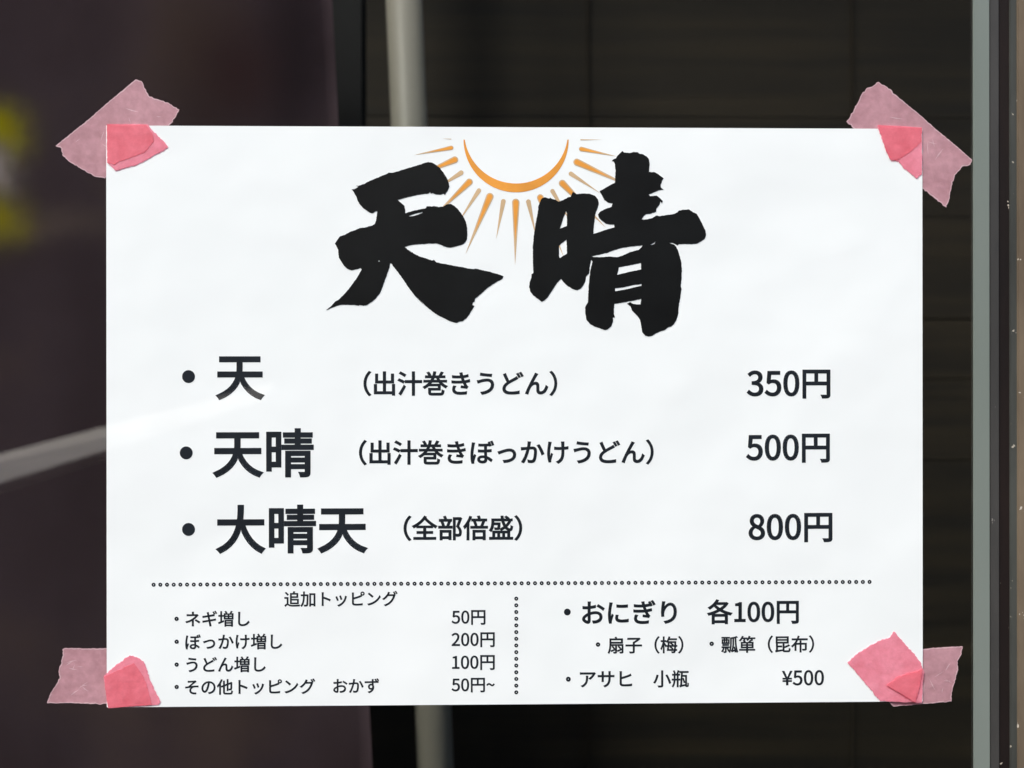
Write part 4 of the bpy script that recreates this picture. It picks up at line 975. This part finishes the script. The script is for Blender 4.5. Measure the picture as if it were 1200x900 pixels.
# sun emblem under the brush title
bm = bmesh.new()
out, inn = [], []
for i in range(61):
    t = math.pi * i / 60
    out.append((604.8 + 61.6 * math.cos(t), 163.5 + 61.8 * math.sin(t)))
a_ = math.asin(9.3 / 60.6)
for i in range(61):
    t = a_ + (math.pi - 2 * a_) * i / 60
    inn.append((604.8 + 60.8 * math.cos(t), 154.4 + 60.6 * math.sin(t)))
flat_print(bm, [out + inn[::-1]], YI, 0)
YI2 = YI - .00003
def ray(bx, by, hw, tx, ty, big):
    L = math.hypot(tx - bx, ty - by)
    ux, uy = (tx - bx) / L, (ty - by) / L
    vx, vy = -uy, ux
    def shape(h, l):
        p = [(bx + ux * l, by + uy * l)]
        for i in range(13):
            t = math.pi * i / 12
            p.append((bx + vx * h * math.cos(t) - ux * h * math.sin(t), by + vy * h * math.cos(t) - uy * h * math.sin(t)))
        return p
    flat_print(bm, [shape(hw, L)], YI, 1)
    if big:
        flat_print(bm, [shape(hw * .68, L * .62)], YI2, 0)
def z7(x, y): return 470 + x / 5, 140 + y / 5
def z8(x, y): return 600 + x / 5, 140 + y / 5
for f, bx, by, hw, tx, ty, big in (
        (z7, 293, 115, 2, 240, 112, 0), (z7, 294, 166, 13, 78, 208, 1), (z7, 315, 236, 20, 60, 345, 1), (z7, 352, 312, 14, 200, 410, 0),
        (z7, 400, 366, 20, 190, 570, 1), (z7, 456, 416, 13, 330, 610, 0), (z7, 520, 452, 22, 377, 790, 1), (z7, 599, 480, 14, 557, 700, 0),
        (z7, 672, 486, 22, 668, 855, 1), (z7, 746, 482, 14, 792, 690, 0), (z8, 166, 458, 20, 305, 810, 1), (z8, 237, 420, 13, 350, 610, 0),
        (z8, 295, 374, 21, 552, 636, 1), (z8, 345, 318, 13, 517, 432, 0), (z8, 380, 250, 21, 720, 405, 1), (z8, 406, 173, 14, 612, 216, 1),
        (z8, 403, 119, 3, 530, 118, 0)):
    a, b_ = f(bx, by)
    c, d_ = f(tx, ty)
    ray(a, b_, hw / 5, c, d_, big)
print_obj('sun_emblem', bm, [M_ORANGE, M_TAN], menu)

# brush title, traced stroke by stroke
def T(ox, oy, *pts):
    return [(ox + a / 7.5, oy + b / 7.5) for a, b in pts]
YT = YI - .00006
TEN = (
    T(380, 180, (240, 315), (268, 310), (300, 292), (276, 280), (300, 283), (345, 268), (390, 245), (440, 222), (500, 198), (545, 180), (562, 168), (600, 168), (660, 152), (720, 132), (800, 108), (860, 92))
    + T(470, 180, (180, 90), (205, 82), (240, 74), (275, 80), (310, 100), (345, 130), (375, 170), (400, 210), (418, 255), (425, 290), (412, 320), (395, 342), (385, 365), (375, 352), (350, 360), (325, 358), (300, 356), (280, 345), (262, 352), (255, 336), (240, 350), (215, 352), (180, 356), (140, 362), (100, 372), (55, 382), (20, 392))
    + T(380, 180, (645, 406), (665, 425), (690, 445), (705, 460), (710, 490), (712, 525), (735, 515), (790, 500), (840, 490), (890, 480))
    + T(470, 180, (220, 475), (225, 462), (270, 465), (290, 460), (330, 470), (370, 465), (395, 448), (435, 442), (470, 460), (500, 490), (525, 520), (550, 560), (570, 600), (580, 650), (582, 700), (580, 750), (565, 775), (545, 795), (520, 805), (480, 815), (440, 825), (400, 822), (370, 812), (340, 797), (310, 788), (280, 790), (240, 788), (200, 795), (170, 795), (130, 797), (80, 805), (30, 820), (60, 845), (100, 870))
    + T(480, 270, (0, 175), (40, 205), (90, 230), (150, 248), (195, 264), (215, 258), (235, 280), (280, 290), (340, 300), (400, 312), (460, 322), (520, 335), (560, 340), (580, 335), (640, 350), (700, 362), (760, 380), (800, 392), (825, 403), (815, 425), (790, 440), (760, 455), (720, 480), (690, 500), (660, 525), (630, 555), (600, 580), (575, 600), (570, 625), (555, 635), (550, 655), (570, 662), (560, 680), (540, 710), (520, 745), (495, 775), (465, 798), (440, 800), (415, 812), (390, 808), (350, 795), (300, 770), (250, 745), (200, 712), (150, 670), (100, 628), (50, 575))
    + T(380, 270, (900, 670), (850, 630), (800, 580), (750, 515), (700, 440), (650, 370), (610, 320), (590, 290), (578, 288), (572, 330), (550, 390), (530, 445), (510, 500), (490, 550), (450, 600), (410, 632), (375, 655), (345, 662), (310, 655), (300, 662), (270, 655), (240, 655), (160, 652), (110, 662), (65, 680), (15, 702), (60, 665), (95, 625), (130, 605), (180, 555), (230, 495), (270, 440), (300, 395), (328, 345), (320, 330), (290, 340), (240, 350), (205, 338), (175, 312), (150, 275), (128, 240), (122, 170), (105, 135), (92, 115), (110, 90), (130, 60))
    + T(380, 180, (140, 725), (180, 715), (220, 690), (280, 668), (310, 655), (360, 648), (410, 635), (440, 622), (455, 590), (462, 540), (465, 505), (445, 510), (420, 525), (390, 512), (350, 485), (320, 455), (295, 420), (285, 385), (265, 350), (250, 325)))
TEN_HOLES = [T(380, 180, (742, 552), (760, 540), (800, 527), (865, 513), (860, 521), (820, 538), (780, 549)),
             T(380, 270, (474, 266), (482, 263), (490, 268), (484, 275), (476, 273))]
SEI = (
    T(610, 170, (155, 540), (165, 515), (175, 490), (190, 465), (215, 458), (250, 470), (262, 462), (275, 472), (310, 480), (335, 497), (370, 485), (420, 458), (440, 455), (460, 410), (490, 430), (560, 425), (610, 428), (655, 445), (680, 475), (688, 510), (680, 545), (665, 580), (655, 620), (648, 680), (642, 730), (640, 780), (680, 768), (730, 750), (780, 735), (825, 722), (822, 697), (790, 698), (750, 690), (715, 665), (690, 640), (680, 610), (700, 585), (750, 560), (800, 542), (808, 512), (770, 505), (735, 480), (715, 440), (695, 405), (730, 385), (780, 355), (828, 332))
    + T(710, 170, (80, 320), (82, 270), (85, 220), (80, 170), (70, 145), (52, 140), (70, 122), (90, 115), (100, 95), (125, 70), (145, 52), (160, 65), (210, 70), (240, 60), (275, 62), (300, 78), (325, 80), (360, 100), (380, 130), (385, 170), (380, 210), (378, 235), (430, 238), (460, 255), (485, 275), (508, 292), (495, 310), (490, 330), (480, 350), (485, 375), (508, 390), (470, 395), (430, 412), (375, 435), (390, 448), (450, 445), (480, 470), (500, 490), (495, 515), (480, 495), (470, 525), (445, 555), (440, 585), (400, 600), (350, 608), (335, 620), (315, 655), (360, 652), (410, 640), (435, 622), (450, 618), (470, 625), (530, 615), (600, 605), (630, 590), (640, 575), (680, 568), (730, 565), (765, 590), (800, 605), (820, 640), (850, 700), (875, 750), (880, 790), (870, 820), (840, 845), (800, 865), (750, 870), (690, 868), (640, 870), (630, 882), (615, 872), (590, 860), (555, 858))
    + T(710, 280, (600, 50), (620, 70), (640, 120), (660, 190), (668, 260), (665, 350), (658, 420), (665, 440), (655, 510), (645, 560), (638, 620), (635, 660), (620, 710), (600, 745), (575, 770), (550, 775), (520, 800), (470, 815), (435, 830), (410, 850), (375, 858), (345, 850), (320, 820), (312, 770), (300, 710), (270, 670), (230, 630), (215, 590), (185, 568), (215, 556), (240, 570), (270, 575), (305, 575), (310, 525), (250, 540), (190, 550), (150, 558), (75, 570), (70, 620), (70, 660), (80, 690), (62, 690), (62, 730), (45, 770), (15, 795))
    + T(610, 280, (740, 800), (700, 785), (650, 770), (610, 745), (580, 710), (570, 660), (568, 600), (580, 575), (592, 555), (595, 480), (600, 400), (605, 350), (612, 280), (632, 200), (622, 182), (610, 230), (603, 300), (575, 330), (570, 370), (555, 400), (530, 435), (500, 450), (460, 440), (410, 410), (375, 375), (355, 350), (340, 365), (320, 385), (305, 410), (280, 450), (240, 510), (215, 535), (187, 552), (150, 525), (110, 495), (85, 460), (75, 420), (80, 380), (95, 340), (95, 310), (112, 300), (110, 250), (108, 150), (108, 70))
    + T(610, 170, (112, 850), (120, 770), (130, 700), (145, 630), (155, 570)))
SEI_HOLES = [
    T(610, 170, (400, 580), (408, 600), (408, 710), (345, 735), (360, 690), (380, 630)),
    T(610, 280, (405, 5), (408, 130), (345, 168), (338, 150), (338, 60), (365, 35)),
    T(610, 280, (625, 150), (700, 135), (780, 115)) + T(710, 280, (0, 125), (70, 98), (140, 78), (230, 65), (322, 56), (310, 75), (290, 95), (210, 115), (150, 145), (100, 160), (50, 155)) + T(610, 280, (770, 155), (700, 160), (640, 158)),
    T(710, 280, (115, 248), (200, 232), (308, 210), (310, 268), (200, 290), (98, 315)),
    T(710, 280, (80, 432), (150, 425), (240, 405), (315, 395), (312, 410), (230, 430), (150, 448), (80, 460)),
    T(710, 280, (388, 50), (410, 40), (440, 20), (430, 40), (405, 52))]
for k, (o_, hs) in enumerate(((TEN, TEN_HOLES), (SEI, SEI_HOLES))):
    bm = bmesh.new()
    flat_print(bm, [rough(o_, .22, 1.3, 11 + k)] + [rough(h, .15, 1.3, 31 + i) for i, h in enumerate(hs)], YT)
    print_obj('brush_character', bm, M_BRUSH, menu)

# ------------------------------------------------------------------ tapes
G = 'pink tapes holding the corners of the menu'
def tape(label, strip, flap, fold, seed, fy=-.00136):
    bx = sum(p[0] for p in strip) / len(strip)
    by = sum(p[1] for p in strip) / len(strip)
    t = empty('masking_tape', px(bx, by, -.0004), label=label, cat='tape', group=G)
    bm = bmesh.new()
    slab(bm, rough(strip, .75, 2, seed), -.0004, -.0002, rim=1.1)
    rnd_ = random.Random(seed * 3 + 1)
    for _ in range(9):
        i_, j_ = rnd_.randrange(len(strip)), rnd_.randrange(len(strip))
        f_ = rnd_.uniform(.25, .75)
        mx_, my_ = strip[i_][0] * f_ + bx * (1 - f_), strip[i_][1] * f_ + by * (1 - f_)
        an, ln, hw_ = rnd_.uniform(0, 3.14), rnd_.uniform(3, 9), rnd_.uniform(.25, .55)
        ux_, uy_ = math.cos(an), math.sin(an)
        q_ = [(mx_ - ux_ * ln, my_ - uy_ * ln), (mx_ - uy_ * hw_ * 2, my_ + ux_ * hw_ * 2), (mx_ + ux_ * ln, my_ + uy_ * ln), (mx_ - uy_ * hw_, my_ + ux_ * hw_)]
        bm.faces.new([bm.verts.new(px(a_x, a_y, -.00043)) for a_x, a_y in (q_[0], q_[1], q_[2], (mx_ + uy_ * hw_ * .6, my_ - ux_ * hw_ * .6))]).material_index = 1
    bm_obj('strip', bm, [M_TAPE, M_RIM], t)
    cx = sum(p[0] for p in flap) / len(flap); cy = sum(p[1] for p in flap) / len(flap)
    lift = lambda x, y: .00008 * min(1.5, math.hypot(x - cx, y - cy) / 40) ** 2
    bm = bmesh.new()
    slab(bm, rough(flap, .7, 2, seed + 1), -.00122, -.00112, lift=lift)
    f = bm_obj('flap', bm, M_FOLD, t)
    bm = bmesh.new()
    slab(bm, rough(fold, .5, 2, seed + 2), fy, fy + .0001, lift=lift)
    bm_obj('fold', bm, M_FOLD2, f)
    return t
tape('pink tape on the menu corner nearest the yellow print, torn end notched above the sheet',
     [(65, 171), (100, 143), (130, 117), (159, 93), (166, 95), (170, 104), (174, 112), (180, 115), (196, 120), (210, 128), (206, 137), (199, 146), (180, 165), (140, 198), (123, 209), (117, 208), (108, 205), (95, 198), (82, 190), (73, 182), (72, 174)],
     [(125.3, 145.5), (172, 145.5), (184, 158), (197, 172), (190, 177), (182, 181), (172, 187), (160, 193), (146, 197), (136, 200), (125.6, 191)],
     [(125.5, 145.8), (171, 146), (178, 156), (180, 165), (170, 178), (150, 186), (139, 189), (134, 193), (125.8, 190)], 1)
tape('pink tape slanting down to the right past the menu corner beside the aluminium window edge',
     [(992, 142), (997, 135), (1005, 121), (1009, 112), (1016, 103), (1024, 100), (1029, 96), (1038, 101), (1052, 113), (1075, 132), (1100, 154), (1122, 172), (1139, 187), (1137, 193), (1128, 195), (1119, 205), (1115, 220), (1113, 232), (1109, 243), (1096, 233), (1081, 221), (1050, 196), (1000, 150)],
     [(1028, 146.5), (1055, 147.5), (1080.3, 149.5), (1080.5, 180), (1080.3, 204), (1074, 209), (1067, 203), (1058, 196), (1053, 189), (1044, 187), (1038, 175), (1034, 164)],
     [(1029, 146.6), (1080, 149.6), (1080, 165), (1070, 175), (1061, 182), (1052, 187), (1044, 187.5), (1038, 176), (1035, 164)], 5)
tape('short level pink tape stub with a rounded flap, at the corner beside the topping list',
     [(73, 761), (76, 759.5), (100, 760), (127, 760), (142, 775), (142, 800), (127, 825), (110, 825), (85, 824), (55, 824), (58, 815), (62, 808), (70, 795), (69, 785), (74, 768)],
     [(121.5, 792), (135, 780), (152, 768), (160, 770), (168, 775), (172, 785), (175, 795), (182, 810), (188, 822), (185, 826), (150, 828), (127, 830), (124, 810)],
     [(122, 793), (140, 785), (157, 777), (166, 790), (172, 803), (178, 826), (150, 828), (127, 829.5), (124, 812)], 9)
tape('pink tape with a diamond flap and small dark crease beside the ¥500 price',
     [(1055, 763), (1078, 761), (1100, 759), (1128, 757.5), (1126, 768), (1122, 775), (1123, 785), (1119, 800), (1116, 810), (1115, 822), (1095, 824), (1070, 826), (1047, 828), (1040, 820), (1040, 790)],
     [(993, 776.5), (1003, 767), (1016, 759), (1030, 751), (1043, 747), (1047.5, 740), (1058, 752), (1070, 765), (1078, 775), (1083, 787), (1081, 800), (1080.5, 823.5), (1060, 823), (1031, 821), (1020, 808), (1007, 792)],
     [(1039, 803), (1052, 793), (1068, 788), (1081, 784), (1078, 803), (1072, 823), (1056, 813)], 13, -.0018)
